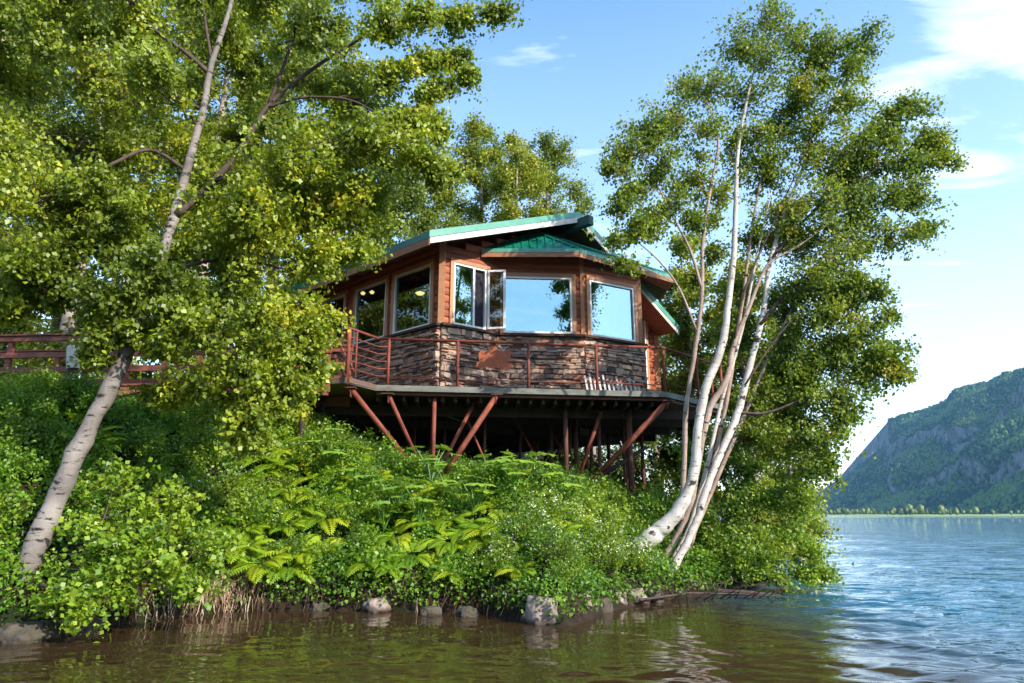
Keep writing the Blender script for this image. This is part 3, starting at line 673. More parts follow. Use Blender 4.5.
# ------------------------------------------------------------------ trees
def catmull(pts, k=6):
    pts = [Vector(p) for p in pts]; q = [pts[0]*2-pts[1]]+pts+[pts[-1]*2-pts[-2]]; out = []
    for i in range(1, len(q)-2):
        for j in range(k):
            t = j/k; a, b, c, d = q[i-1:i+3]
            out.append(.5*((2*b)+(c-a)*t+(2*a-5*b+4*c-d)*t*t+(3*b-3*c+d-a)*t*t*t))
    out.append(pts[-1]); return out
class Tree:
    def __init__(s, name, base, label, cat='tree', group=None, seed=0):
        s.root = empty(name, base); tag(s.root, label, cat, group); s.nodes = []; s.br = MB(); s.lp = []; s.lc = []; s.ln = []; s.r = np.random.RandomState(seed)
        s.rn = random.Random(seed)
    def trunk(s, pts, rads, mat, name='trunk', n=12, knob=.06):
        rads = [r_*1.11 for r_ in rads]
        c = catmull(pts, 6); kk = len(pts)-1; rr = []
        for i in range(len(c)):
            f = i/6; j = min(int(f), kk-1); r = rads[j]+(rads[j+1]-rads[j])*(f-j); rr.append(r*(1+s.rn.uniform(-knob, knob)))
        jit = [p+Vector((s.rn.uniform(-1, 1), s.rn.uniform(-1, 1), 0))*r*.12 for p, r in zip(c, rr)]
        m = MB(); m.tube(jit, rr, n); m.build(name, M[mat], s.root, True)
        for p, r in zip(jit, rr): s.nodes.append((p, r))
    def limb(s, pts, rads, n=7):
        c = catmull(pts, 5); kk = len(pts)-1; rr = [rads[min(int(i/5), kk-1)]+(rads[min(int(i/5), kk-1)+1]-rads[min(int(i/5), kk-1)])*(i/5-min(int(i/5), kk-1)) for i in range(len(c))]
        s.br.tube(c, rr, n)
        for p, r in zip(c, rr): s.nodes.append((p, r))
    def blob(s, c, r, twigs=30, per=30, sq=.8, spread=.075, attach=None, connect=True):
        c = Vector(c); rn = s.rn
        if connect:
            best = None
            for p, q in s.nodes:
                d = (c-p); cost = d.length+max(0, p.z+.25*d.length-c.z)*1.8
                if q < .010: cost += 1
                if best is None or cost < best[0]: best = (cost, p, q)
            p0, r0 = best[1], best[2]; L = (c-p0).length
            if L > .15:
                mid = p0.lerp(c, .5)+Vector((rn.uniform(-.1, .1), rn.uniform(-.1, .1), .10))*L
                ra = min(r0*.55, .010+.010*L); path = catmull([p0, mid, c], 4); nn = len(path)
                s.br.tube(path, [ra+(.008-ra)*i/(nn-1) for i in range(nn)], 5)
                for i, p in enumerate(path[2:]): s.nodes.append((p, max(.010, ra*(1-i/nn))))
                for _ in range(int(2+L*5)):
                    p = path[rn.randrange(nn//2, nn)]; e = np.array(p)+s.r.normal(size=3)*np.array([.28, .28, .2]); s.br.tube([p, e], [.004, .002], 3, False)
                    tt = s.r.uniform(.3, 1.1, 18)[:, None]; s.lp.append(np.array(p)+(e-np.array(p))*tt+s.r.normal(size=(18, 3))*.05); s.lc.append(np.clip(s.r.normal(.5, .18, 18), 0, 1)); s.ln.append(np.broadcast_to(s.r.normal(size=3)+np.array([.15, -.25, .45]), (18, 3)))
            src = [p0.lerp(c, .6), c]
        else: src = [c]
        R = s.r; subs = []
        for k in range(int(3+7*r)):
            v = R.normal(size=3); v /= np.linalg.norm(v); ax = R.normal(size=3); ax[2] *= .5; ax /= np.linalg.norm(ax)
            subs.append((np.array(c)+v*r*R.uniform(.25, 1.3)*np.array([1, 1, sq]), r*R.uniform(.16, .36), ax*R.uniform(.3, .9), R.normal(.5, .16)))
        for k in range(twigs):
            sc_, sr_, ax, sv = subs[k % len(subs)] if R.uniform() < .88 else (np.array(c), r*.55, R.normal(size=3)*.4, .5)
            e = sc_+R.normal(size=3)*sr_*np.array([1, 1, .75])+ax*R.normal()*r*.32; e[2] -= .05*r
            st = src[k % len(src)]+Vector(R.uniform(-.2, .2, 3))*r
            mid = (np.array(st)+e)/2+R.uniform(-.1, .1, 3)*r+np.array([0, 0, .1*r])
            s.br.tube([st, mid, e], [.0055, .004, .002], 3, False)
            t = R.uniform(.35, 1.05, per)[:, None]
            pos = np.where(t < .5, np.array(st)+(mid-np.array(st))*t*2, mid+(e-mid)*(t*2-1))
            s.lp.append(pos+R.normal(size=(per, 3))*spread); s.lc.append(np.clip(sv+R.normal(0, .08)+R.normal(0, .15, per), 0, 1)); s.ln.append(np.broadcast_to(R.normal(size=3)+np.array([.15, -.25, .45]), (per, 3)))
    def fill(s, bl, n, dmax, r0, r1, tw, per, spread):
        P3 = [P(a, b, c+OFF) for a, b, c, r in bl]; k = 0; tr = 0
        while k < n and tr < 4000:
            tr += 1; a, b = s.rn.choice(P3), s.rn.choice(P3)
            if not .3 < (a-b).length < dmax: continue
            c = a.lerp(b, s.rn.uniform(.35, .65))+Vector([s.rn.uniform(-.25, .25) for _ in range(3)]); s.blob(c, s.rn.uniform(r0, r1), tw, per, spread=spread); k += 1
    def finish(s, mat, size, bark='bark_dark', crown='crown', **kw):
        s.br.build('branches', M[bark], s.root, True)
        pts = np.vstack(s.lp); leafmesh(crown, pts, size, M[mat], s.root, lv=np.concatenate(s.lc), rs=s.r, nb=np.vstack(s.ln), **kw)
        return s.root
# --- big leaning birch at the left
OFF = 0
def PL(lst): return [P(q[0], q[1], q[2]+OFF) for q in lst]
OFF = 1.15
t = Tree('birch_tree', P(22, 598, 8.7+OFF), 'large leaning birch with pale trunk at the left edge of the bank', 'tree', 'birches on the bank', 1)
t.trunk(PL([(-4, 622, 8.9), (20, 582, 8.75), (48, 518, 8.75), (83, 440, 8.8), (122, 362, 8.85), (150, 290, 8.95), (174, 218, 9.1)]), [.22, .148, .128, .112, .098, .082, .066], 'bark_old', n=18, knob=.10)
t.trunk(PL([(173, 220, 9.1), (188, 165, 9.2), (203, 110, 9.3), (212, 62, 9.4), (228, 15, 9.5), (240, -40, 9.7), (250, -110, 9.9)]), [.066, .058, .052, .045, .034, .026, .013], 'bark_old', n=10)
t.limb(PL([(176, 215, 9.1), (205, 190, 9.2), (240, 150, 9.3), (268, 106, 9.35), (300, 78, 9.4), (345, 48, 9.5), (388, 24, 9.6), (430, 10, 9.7), (478, 6, 9.8)]), [.07, .06, .05, .045, .035, .028, .022, .016, .008])
t.limb(PL([(268, 106, 9.35), (282, 70, 9.2), (296, 20, 9.1), (290, -40, 9.0)]), [.035, .03, .022, .012])
t.limb(PL([(266, 108, 9.35), (300, 98, 9.3), (345, 99, 9.3), (375, 112, 9.3), (395, 127, 9.35), (425, 140, 9.4)]), [.03, .022, .02, .015, .012, .006])
t.limb(PL([(208, 72, 9.4), (185, 52, 9.3), (155, 30, 9.2), (130, 2, 9.0), (90, -40, 8.8)]), [.045, .038, .03, .026, .015])
t.limb(PL([(212, 62, 9.4), (205, 20, 9.6), (200, -30, 9.8)]), [.03, .025, .015])
t.limb(PL([(186, 170, 9.2), (150, 150, 8.9), (110, 165, 8.5), (60, 190, 8.2), (10, 215, 8)]), [.035, .03, .025, .018, .008])
t.limb(PL([(150, 290, 8.95), (190, 265, 9.2), (240, 260, 9.6), (290, 270, 9.9), (330, 275, 10)]), [.04, .03, .025, .018, .008])
t.limb(PL([(138, 325, 8.9), (180, 330, 9.2), (215, 335, 9.3), (240, 325, 9.4)]), [.03, .022, .016, .008])
big = []
rr_ = random.Random(5)
for py in range(-60, 240, 50):
    for px in range(-30, 360, 54):
        near_tr = abs(px-(205 if py < 100 else 180)) < 52 or (py < 190 and abs(px-(330-py*.75)) < 48)
        Yd = rr_.uniform(10.4, 11.6) if near_tr else rr_.uniform(8.1, 10.8)
        big.append((px+rr_.uniform(-22, 22), py+rr_.uniform(-20, 20), Yd, rr_.uniform(.55, .8)))
big += [(150, 270, 8.5, .35), (120, 300, 8.5, .3), (185, 320, 8.6, .35), (160, 310, 8.5, .25), (105, 320, 8.6, .25), (385, 30, 9.6, .5), (425, 15, 9.6, .45), (465, 18, 9.7, .33), (500, 12, 9.8, .24), (392, 75, 9.5, .38), (430, 60, 9.6, .3), (455, 60, 9.7, .22), (470, 78, 9.7, .15), (405, 120, 9.5, .33), (432, 100, 9.6, .22), (440, 128, 9.5, .22), (425, 158, 9.5, .2), (440, 178, 9.5, .12),
        (345, 150, 9.6, .5), (368, 190, 9.8, .42), (340, 215, 9.6, .5), (350, 250, 9.7, .36), (318, 262, 9.4, .5), (300, 305, 9.3, .42), (312, 335, 9.4, .3), (285, 350, 9.2, .38), (270, 385, 9.3, .33), (245, 375, 9.0, .42), (255, 412, 9.2, .3), (235, 435, 9.3, .24), (258, 445, 9.2, .16),
        (300, 385, 9.6, .3), (318, 372, 9.7, .22), (285, 405, 9.6, .25), (265, 235, 9.2, .6), (225, 290, 9.6, .6), (210, 240, 9.8, .55), (200, 330, 9.8, .45), (250, 320, 9.0, .5), (205, 380, 9.4, .4), (170, 395, 9.5, .26), (190, 300, 8.8, .3), (165, 260, 9.8, .5), (110, 245, 8.9, .45), (60, 250, 8.6, .5), (15, 270, 8.5, .45), (95, 290, 8.8, .3), (50, 300, 8.8, .22), (0, 310, 8.8, .25), (140, 330, 8.6, .2), (165, 345, 8.5, .2), (90, 355, 8.6, .13), (110, 205, 8.5, .5), (40, 205, 8.3, .55), (220, 180, 9.9, .55), (290, 190, 9.6, .6)]
for (px, py, Yd, r) in big:
    t.blob(P(px, py, Yd+OFF), r*1.18, int(14+70*r), 40, sq=.8, spread=.06)
t.fill(big[60:], 22, 1.0, .2, .4, 16, 30, .07)
t.finish('leaf_near', .076, width=.40, down=.55, up=.25)
# --- clump of birches at the right: two trees
OFF = 1.4
t = Tree('birch_tree', P(652, 540, 14.0), 'white birch with strongly curved white base and slim stems beside the deck corner', 'tree', 'birches on the bank', 2)
t.trunk(PL([(640, 548, 12.5), (655, 534, 12.5), (672, 518, 12.45), (687, 495, 12.4), (695, 465, 12.4), (698, 430, 12.4), (706, 388, 12.45), (722, 345, 12.5), (729, 300, 12.6), (734, 250, 12.7), (736, 200, 12.8), (738, 150, 12.9), (748, 95, 13), (765, 30, 13)]),
        [.17, .15, .125, .10, .088, .08, .075, .068, .06, .052, .045, .036, .025, .012], 'bark_white')
t.trunk(PL([(681, 520, 12.9), (684, 470, 12.9), (686, 410, 12.8), (696, 345, 12.8), (702, 293, 12.8), (703, 240, 12.8), (711, 187, 12.8), (718, 140, 12.8), (705, 95, 12.8)]), [.05, .047, .045, .042, .04, .036, .03, .02, .01], 'bark_pink', n=9)
t.limb(PL([(702, 290, 12.8), (690, 250, 12.7), (672, 215, 12.6), (655, 180, 12.5), (640, 150, 12.4)]), [.035, .03, .022, .016, .008])
t.limb(PL([(696, 330, 12.8), (680, 290, 12.7), (660, 262, 12.6), (635, 240, 12.5), (615, 225, 12.4)]), [.03, .022, .018, .012, .006])
BL = ((765, 20, 13, .7), (740, 45, 13.2, .6), (800, 38, 13.3, .6), (715, 85, 13, .55), (688, 92, 12.9, .5), (745, 95, 13.3, .6), (700, 130, 12.7, .55), (668, 115, 12.7, .45), (645, 135, 12.5, .42), (626, 150, 12.4, .24), (660, 165, 12.6, .4),
                        (640, 190, 12.5, .33), (617, 205, 12.4, .25), (632, 235, 12.3, .2), (612, 240, 12.2, .1), (622, 262, 12.2, .09), (650, 225, 12.5, .24), (690, 180, 13, .5), (735, 150, 13.4, .6), (720, 200, 13.3, .45), (690, 225, 13, .35), (668, 205, 12.6, .3), (772, 60, 12.8, .55), (830, 45, 13.2, .5), (762, 130, 13, .5), (608, 165, 12.3, .13), (715, 255, 13.5, .3))
for (px, py, Yd, r) in BL:
    t.blob(P(px, py, Yd+OFF), r*1.28, int(9+46*r), 33, spread=.085)
t.fill(BL, 16, 1.3, .15, .34, 12, 26, .10)
t.finish('leaf_birch', .076, 'bark_pink', down=.5, up=.25)
t = Tree('birch_tree', P(690, 566, 14.3), 'many-stemmed spreading birch leaning right over the lake', 'tree', 'birches on the bank', 3)
t.trunk(PL([(668, 578, 12.7), (682, 552, 12.75), (697, 520, 12.8), (703, 498, 12.8), (720, 455, 12.9), (737, 415, 13), (751, 363, 13.1), (764, 310, 13.3), (770, 262, 13.4), (790, 200, 13.5), (815, 140, 13.6), (835, 80, 13.6)]), [.08, .07, .065, .065, .065, .066, .06, .052, .045, .035, .022, .01], 'bark_white')
t.trunk(PL([(655, 568, 13), (672, 545, 13), (690, 505, 12.9), (700, 450, 12.9), (710, 408, 12.9), (727, 378, 12.9), (734, 345, 13), (750, 305, 13.1), (768, 265, 13.1), (800, 245, 13.1), (840, 215, 13)]), [.06, .058, .06, .062, .06, .055, .048, .04, .03, .02, .01], 'bark_pink')
t.trunk(PL([(690, 545, 13.2), (704, 500, 13.2), (715, 455, 13.2), (726, 405, 13.2), (735, 350, 13.3), (744, 290, 13.4), (752, 230, 13.5), (765, 165, 13.6), (790, 110, 13.6)]), [.05, .045, .043, .04, .038, .034, .03, .022, .01], 'bark_pink', n=9)
t.trunk(PL([(664, 574, 13.1), (688, 530, 13.1), (706, 470, 13.1), (722, 400, 13.2), (742, 330, 13.3), (757, 255, 13.4), (772, 190, 13.4)]), [.045, .042, .04, .036, .03, .022, .01], 'bark_white', n=9)
t.trunk(PL([(684, 556, 13.3), (712, 490, 13.4), (742, 420, 13.5), (772, 350, 13.5), (806, 280, 13.5)]), [.05, .045, .04, .028, .01], 'bark_pink', n=9)
t.limb(PL([(745, 385, 13), (775, 340, 13), (812, 300, 13), (850, 275, 13)]), [.026, .02, .014, .006])
t.limb(PL([(734, 345, 13), (745, 290, 13), (770, 230, 13.1), (800, 165, 13.2), (822, 110, 13.3)]), [.03, .025, .02, .014, .006])
t.limb(PL([(760, 325, 13.2), (790, 290, 13.2), (830, 265, 13.1), (870, 245, 13)]), [.04, .03, .02, .008])
t.limb(PL([(735, 412, 13), (765, 413, 13), (800, 400, 13), (840, 380, 13)]), [.04, .03, .02, .008])
t.limb(PL([(768, 262, 13.4), (810, 215, 13.3), (860, 180, 13.2), (905, 150, 13.1)]), [.04, .03, .02, .008])
BL = ((850, 75, 13.4, .5), (800, 90, 13.6, .6), (838, 105, 13.4, .6), (880, 125, 13.2, .6), (912, 105, 13, .4), (935, 140, 13, .42), (945, 165, 12.9, .25), (900, 165, 13.1, .6), (855, 150, 13.3, .7), (805, 150, 13.6, .7), (770, 180, 13.7, .6), (820, 200, 13, .65), (870, 200, 13, .6), (920, 200, 13, .42), (930, 228, 13, .25),
                        (888, 235, 13, .45), (840, 240, 12.9, .6), (790, 235, 13.8, .6), (755, 240, 13.8, .5), (850, 275, 12.9, .42), (810, 280, 13.2, .6), (770, 300, 13.9, .5), (830, 315, 13, .5), (865, 330, 13, .42), (890, 350, 12.9, .3), (900, 372, 12.9, .2), (870, 370, 13, .4), (830, 360, 13.2, .5), (785, 345, 13.6, .5), (750, 345, 14, .4),
                        (838, 400, 13, .36), (850, 415, 13, .16), (805, 400, 13.4, .5), (765, 395, 13.9, .5), (825, 440, 13.1, .38), (790, 445, 13.4, .5), (828, 462, 13, .14), (752, 440, 13.8, .5), (810, 472, 13.1, .33), (790, 110, 13.8, .6), (815, 60, 13.8, .5), (865, 160, 13.5, .5), (835, 180, 13.8, .6), (780, 215, 14, .6), (800, 250, 13.9, .6), (850, 220, 13.5, .5), (800, 320, 13.9, .6), (840, 345, 13.6, .5), (790, 370, 13.9, .5), (850, 300, 13.6, .4), (800, 425, 13.9, .5), (775, 130, 14, .5), (760, 165, 14, .5), (720, 330, 14.2, .35), (735, 290, 14.2, .35), (865, 40, 13.2, .35), (875, 290, 13, .25))
for (px, py, Yd, r) in BL:
    t.blob(P(px, py, Yd+OFF), r*1.28, int(11+54*r), 36, spread=.08)
t.fill(BL, 38, 1.4, .2, .4, 16, 30, .10)
t.finish('leaf_birch', .076, 'bark_dark', down=.5, up=.25)
# --- alder at waterline right
t = Tree('alder_shrub', P(735, 585, 15.0), 'bright leafy alder bush drooping over the water below the spreading birch', 'shrub', None, 4)
for q in ([(715, 590, 13.5), (735, 560, 13.6), (755, 520, 13.8)], [(722, 590, 13.6), (770, 578, 13.6), (812, 572, 13.5)], [(705, 588, 13.5), (705, 540, 13.8), (715, 480, 14.2)], [(730, 588, 13.8), (780, 540, 14), (805, 505, 14)], [(690, 590, 13.3), (740, 592, 13.2), (790, 596, 13.1)]):
    t.trunk(PL(q), [.05, .035, .012], 'bark_dark', 'stem', 7)
for (px, py, Yd, r) in ((715, 475, 14.4, .55), (750, 470, 14.2, .5), (735, 505, 13.9, .6), (770, 500, 13.9, .55), (708, 520, 13.9, .5), (745, 535, 13.6, .6), (785, 530, 13.6, .5), (805, 510, 13.7, .33), (715, 550, 13.6, .4), (770, 560, 13.4, .5), (808, 550, 13.4, .35), (825, 575, 13.3, .17), (805, 575, 13.3, .25), (740, 570, 13.4, .4), (780, 578, 13.3, .22), (708, 575, 13.4, .2), (800, 488, 14, .3), (690, 500, 14.4, .4), (722, 440, 14.6, .5), (690, 460, 14.8, .5)):
    t.blob(P(px, py, Yd+OFF), r*1.12, int(10+48*r), 34, spread=.07)
t.finish('leaf_bush', .07, down=.2, up=.6)
# --- low branches in front at left, over the water
OFF = .95
t = Tree('alder_shrub', P(60, 610, 9.55), 'low leafy shrub reaching over the water beside the leaning birch trunk', 'shrub', None, 5)
for q in ([(90, 590, 8.9), (120, 560, 8.9), (150, 545, 8.8)], [(60, 590, 8.8), (100, 580, 8.6), (150, 560, 8.5)], [(120, 590, 9.1), (100, 540, 9.1), (110, 500, 9.2)], [(40, 585, 8.7), (60, 590, 8.3), (90, 600, 8.2)]):
    t.trunk(PL(q), [.025, .018, .008], 'bark_dark', 'stem', 6)
for (px, py, Yd, r) in ((75, 592, 8.3, .28), (60, 605, 8.2, .2), (80, 615, 8.1, .15), (100, 580, 8.5, .3), (130, 565, 8.7, .32), (110, 545, 8.8, .3), (150, 540, 8.9, .35), (140, 510, 9.2, .35), (175, 560, 8.9, .25), (190, 590, 8.8, .14), (90, 520, 9.2, .3), (180, 525, 9.4, .35), (125, 600, 8.6, .12), (215, 550, 9.6, .35), (170, 495, 9.6, .35), (120, 480, 9.6, .35)):
    t.blob(P(px, py, Yd+OFF), r*1.12, int(8+50*r), 22, spread=.06)
t.finish('leaf_bush', .075, down=.1, up=.7, width=.45)
# --- generic trees
def gtree(px, pytop, Y, width, label, mat='leaf_far', group='trees behind the house', seed=0, bark='bark_grey', low=.25, nb=26, name='birch_tree', size=.11, per=34, tw=22, lean=0):
    top = P(px, pytop, Y); rn = random.Random(seed); bx_, by_ = top.x-lean, top.y; z0 = gz(bx_, by_)
    t = Tree(name, (bx_, by_, z0), label, 'tree', group, seed); Ht = top.z-z0
    tr = [Vector((bx_+lean*(f**1.4)+rn.uniform(-.15, .15)*f, by_+rn.uniform(-.3, .3)*f, z0-.1+(Ht*.95)*f)) for f in (0, .2, .4, .6, .8, 1)]
    r0 = .012*Ht+.04; t.trunk(tr, [r0, r0*.8, r0*.65, r0*.45, r0*.28, .02], bark, n=9)
    for i in range(nb):
        f = low+(1-low)*((i+.5)/nb); wd = width*(.55+.75*math.sin(PI*min(1, (f-low)/(1-low)*.82+.16)))*.8
        a = i*2.4+rn.uniform(-.5, .5); rr = wd*rn.uniform(.25, .8); k = min(4.99, f*5); c = tr[int(k)].lerp(tr[int(k)+1], k-int(k))
        c = c+Vector((math.cos(a)*rr, math.sin(a)*rr, rn.uniform(-.3, .3))); r = width*rn.uniform(.26, .44)
        t.blob(c, r, int(tw*1.35), per, sq=.85, spread=.13)
    t.finish(mat, size, bark if bark != 'bark_grey' else 'bark_dark', down=.3, up=.3); return t
# behind the house
gtree(482, 112, 29, 1.9, 'tall yellowish birch behind the roof, second from the left of its row', seed=21, nb=30, low=.4)
gtree(514, 128, 27, 1.8, 'short broad yellow-green birch directly behind the rising roof edge', seed=22, nb=26, low=.4)
gtree(548, 126, 30, 2.1, 'green birch behind the roof peak, rightmost of the row', seed=23, nb=30, low=.4)
gtree(440, 140, 26, 1.5, 'narrow green birch behind the house, between the dark tree and the roof', seed=24, nb=24, low=.35)
gtree(396, 118, 23, 2.1, 'dark olive-leaved tree standing behind the left eave', 'leaf_dark', seed=25, nb=40, low=.25)
# left backdrop
k = 0
LB = [(20, -60, 20, 2.6, 'leaf_far'), (75, -90, 24, 2.9, 'leaf_dark'), (130, -60, 19, 2.5, 'leaf_far'), (185, -90, 23, 2.8, 'leaf_dark'), (240, -40, 21, 2.5, 'leaf_far'), (300, -30, 24, 2.8, 'leaf_dark'), (345, 20, 21, 2.2, 'leaf_far'), (-60, -60, 22, 2.8, 'leaf_dark'), (100, 60, 30, 3.2, 'leaf_dark'), (250, 60, 30, 3.2, 'leaf_dark'), (-10, 60, 30, 3.2, 'leaf_dark')]
labs = ['pale green birch behind the boardwalk at the left edge', 'tall dark tree behind the boardwalk post', 'pale birch behind the big leaning birch trunk', 'tall dark tree behind the fork of the leaning birch', 'pale green birch right of the leaning birch fork', 'tall dark tree left of the house behind foliage', 'pale birch nearest the left end of the house roof', 'dark tree partly outside the left edge of the picture', 'far dark tree between the two leftmost pale birches', 'far dark tree behind the pale birches left of the house', 'far dark tree at the very left behind the boardwalk']
for (px, pt, Yd, wd, mt), lb in zip(LB, labs):
    k += 1; gtree(px, pt, Yd, wd, lb, mt, 'trees behind the boardwalk', 40+k, nb=30, low=.08, tw=24, per=32, size=.13)
# pale stem behind the boardwalk
# right backdrop
gtree(682, 232, 22, 1.3, 'slender dark green birch behind the white curved birch stems', 'leaf_far', 'trees right of the house', 61, nb=30, low=.08, tw=22)
gtree(735, 250, 20, 1.4, 'green birch behind the spreading birch stems', 'leaf_far', 'trees right of the house', 62, nb=28, low=.05)
gtree(775, 300, 24, 1.7, 'shorter green birch at the lake side behind the stems', 'leaf_far', 'trees right of the house', 63, nb=26, low=.02)
gtree(650, 300, 26, 1.6, 'dark green tree seen between the house corner and birch stems', 'leaf_dark', 'trees right of the house', 64, nb=26, low=.05)
gtree(590, 330, 33, 2.6, 'dark low tree seen under the house between the stilts', 'leaf_dark', 'trees right of the house', 65, nb=26, low=.0)
# ------------------------------------------------------------------ undergrowth
def scatter(n, x0, x1, y0, y1, seed):
    r = np.random.RandomState(seed); x = r.uniform(x0, x1, n); y = r.uniform(y0, y1, n); h, s = height(x, y); return x, y, h, s, r
x, y, h, s, r = scatter(520000, -13, 8, 8.5, 18.5, 71)
cl = .5+.5*np.sin(2.1*x+1.3*np.sin(1.7*y))*np.sin(2.6*y+.9*np.sin(2.3*x))+.35*np.sin(6.1*x+2)*np.sin(5.7*y)
keep = (s > .03) & (s < 7.2) & (r.uniform(0, 1, len(x)) < np.clip(1.05-.11*s, .15, 1)*np.clip(.35+.75*cl, .2, 1))
keep &= ~((y > 15.6) & (x > -4) & (x < 3.0) & (r.uniform(0, 1, len(x)) > .12))
x, y, h, s, cl = x[keep], y[keep], h[keep], s[keep], cl[keep]
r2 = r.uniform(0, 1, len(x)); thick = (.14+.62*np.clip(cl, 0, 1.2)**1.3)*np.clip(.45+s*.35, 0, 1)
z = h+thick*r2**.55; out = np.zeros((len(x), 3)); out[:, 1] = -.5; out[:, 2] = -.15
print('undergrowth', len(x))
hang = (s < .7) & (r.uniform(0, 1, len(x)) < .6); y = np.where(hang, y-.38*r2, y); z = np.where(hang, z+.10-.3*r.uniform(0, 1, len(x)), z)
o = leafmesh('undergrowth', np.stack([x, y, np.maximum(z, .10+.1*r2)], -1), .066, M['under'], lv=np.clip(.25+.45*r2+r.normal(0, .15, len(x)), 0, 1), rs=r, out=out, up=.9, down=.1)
tag(o, 'dense mixed green leafy undergrowth covering the sloping bank', 'undergrowth', kind='stuff')
# grass
def blades(name, x, y, h, hh, w, mat, r, bend=.35, down=False, lean=(0, 0)):
    n = len(x); b = np.stack([x, y, h], -1); a = r.uniform(0, 6.28, n); wv = np.stack([np.cos(a), np.sin(a), 0*a], -1)*w
    d = np.stack([r.normal(0, bend, n)+lean[0], r.normal(0, bend, n)+lean[1], np.ones(n)*(-1 if down else 1)], -1)*hh[:, None]
    mid = b+d*.55*np.array([.6, .6, 1.1]); tip = b+d
    v = np.empty((n, 6, 3)); v[:, 0] = b-wv; v[:, 1] = b+wv; v[:, 2] = mid+wv*.7; v[:, 3] = mid-wv*.7; v[:, 4] = tip+wv*.1; v[:, 5] = tip-wv*.1
    i = np.arange(n)[:, None]*6; q = np.concatenate([i+np.array([[0, 1, 2, 3]]), i+np.array([[3, 2, 4, 5]])])
    return npmesh(name, v.reshape(-1, 3), q, M[mat], attr=np.tile(r.uniform(0, 1, n), 2))
x, y, h, s, r = scatter(26000, -4.5, 4.5, 13.6, 18.5, 72); k_ = (s > 2.5); x, y, h = x[k_], y[k_], h[k_]
tag(blades('grass', x, y, h-.03, r.uniform(.25, .62, len(x)), .007, 'grass', r, .3), 'tall thin grass growing in the shade under the deck', 'grass', kind='stuff')
x, y, h, s, r = scatter(90000, -9, .2, 8, 13.5, 73); pc = .5+.5*np.sin(3.1*x+.7)*np.sin(1.9*x)
k_ = (s > .02) & (s < .6) & (r.uniform(0, 1, len(x)) < .06+.5*np.exp(-((x+4.6)/.45)**2)+.22*pc); x, y, h = x[k_], y[k_], h[k_]
straw = (np.abs(x+4.7) < .75)
def bank(name, sel, mat, label, L0, L1):
    rq = np.random.RandomState(5); xx, yy = x[sel], y[sel]
    gx = (height(xx+.05, yy)[1]-height(xx-.05, yy)[1])/.1; gy = (height(xx, yy+.05)[1]-height(xx, yy-.05)[1])/.1
    b = blades(name, xx-gx*.10, yy-gy*.10, h[sel]+.06, rq.uniform(L0, L1, len(xx)), (.008), mat, rq, .42, True, (0, 0)); tag(b, label, 'roots' if mat == 'root' else 'grass', kind='stuff')
bank('dry_grass', straw, 'straw', 'pale dry grass hanging over the bank edge near the water', .22, .42)
bank('hanging_roots', ~straw, 'root', 'brown roots and fibres hanging down the undercut bank', .15, .36)
# ferns
def fern_variant(seed):
    r = random.Random(seed); vs = []; lv = []
    for k in range(11):
        a = k*2*PI/11+r.uniform(-.25, .25); L = r.uniform(.55, .85); el = r.uniform(.5, 1.1)
        pts = []; p = Vector((0, 0, 0)); n = 17
        for i in range(n):
            e = el-1.55*(i/n)**1.3; p = p+Vector((math.cos(a)*math.cos(e), math.sin(a)*math.cos(e), math.sin(e)))*L/n; pts.append(p.copy())
        sd = Vector((-math.sin(a), math.cos(a), 0)); c = r.uniform(.25, .9)
        for i in range(3, n-1):
            f = (i-3)/(n-4); w = L*.30*math.sin(PI*(f*.78+.2))*(1-f*.35)*r.uniform(.85, 1.1); d = (pts[i+1]-pts[i-1]).normalized()
            for sg in (-1, 1):
                b = pts[i]; tdir = (sd*sg*.92+d*.38).normalized(); tip = b+tdir*w+Vector((0, 0, -.18*w)); wd = d*L*.042
                vs += [b-wd*.9, b+tdir*w*.5-wd*1.15, tip, b+tdir*w*.5+wd*1.15+Vector((0, 0, .01))]; lv.append(min(1, max(0, c+r.uniform(-.1, .1))))
    v = np.array([tuple(q) for q in vs]); me = npmesh('fronds', v, np.arange(len(v)).reshape(-1, 4), M['fern'], attr=np.array(lv))
    return me
protos = []
def copytree(src):
    c = src.copy(); COL.objects.link(c)
    for ch in src.children:
        d = ch.copy(); COL.objects.link(d); d.parent = c
    return c
fp = []
for i in range(4):
    e = empty('fern'); f = fern_variant(100+i); f.parent = e
    m = MB(); m.tube([(0, 0, -.1), (0, 0, .05)], [.03, .02], 6); q = m.build('crown_base', M['bark_dark'], e); fp.append(e)
rf_ = random.Random(9); used = set()
def place(plist, k, x_, y_, dz, sc, label, cat, grp, tilt=0):
    src = plist[k % len(plist)]
    if id(src) in used: o = copytree(src)
    else: o = src; used.add(id(src))
    o.location = (x_, y_, gz(x_, y_)+dz); o.scale = (sc, sc, sc); o.rotation_euler = (tilt, 0, rf_.uniform(0, 6.28) if tilt == 0 else rf_.uniform(-.5, .5)); tag(o, label, cat, grp); return o
k = 0; tries = 0; placed = []
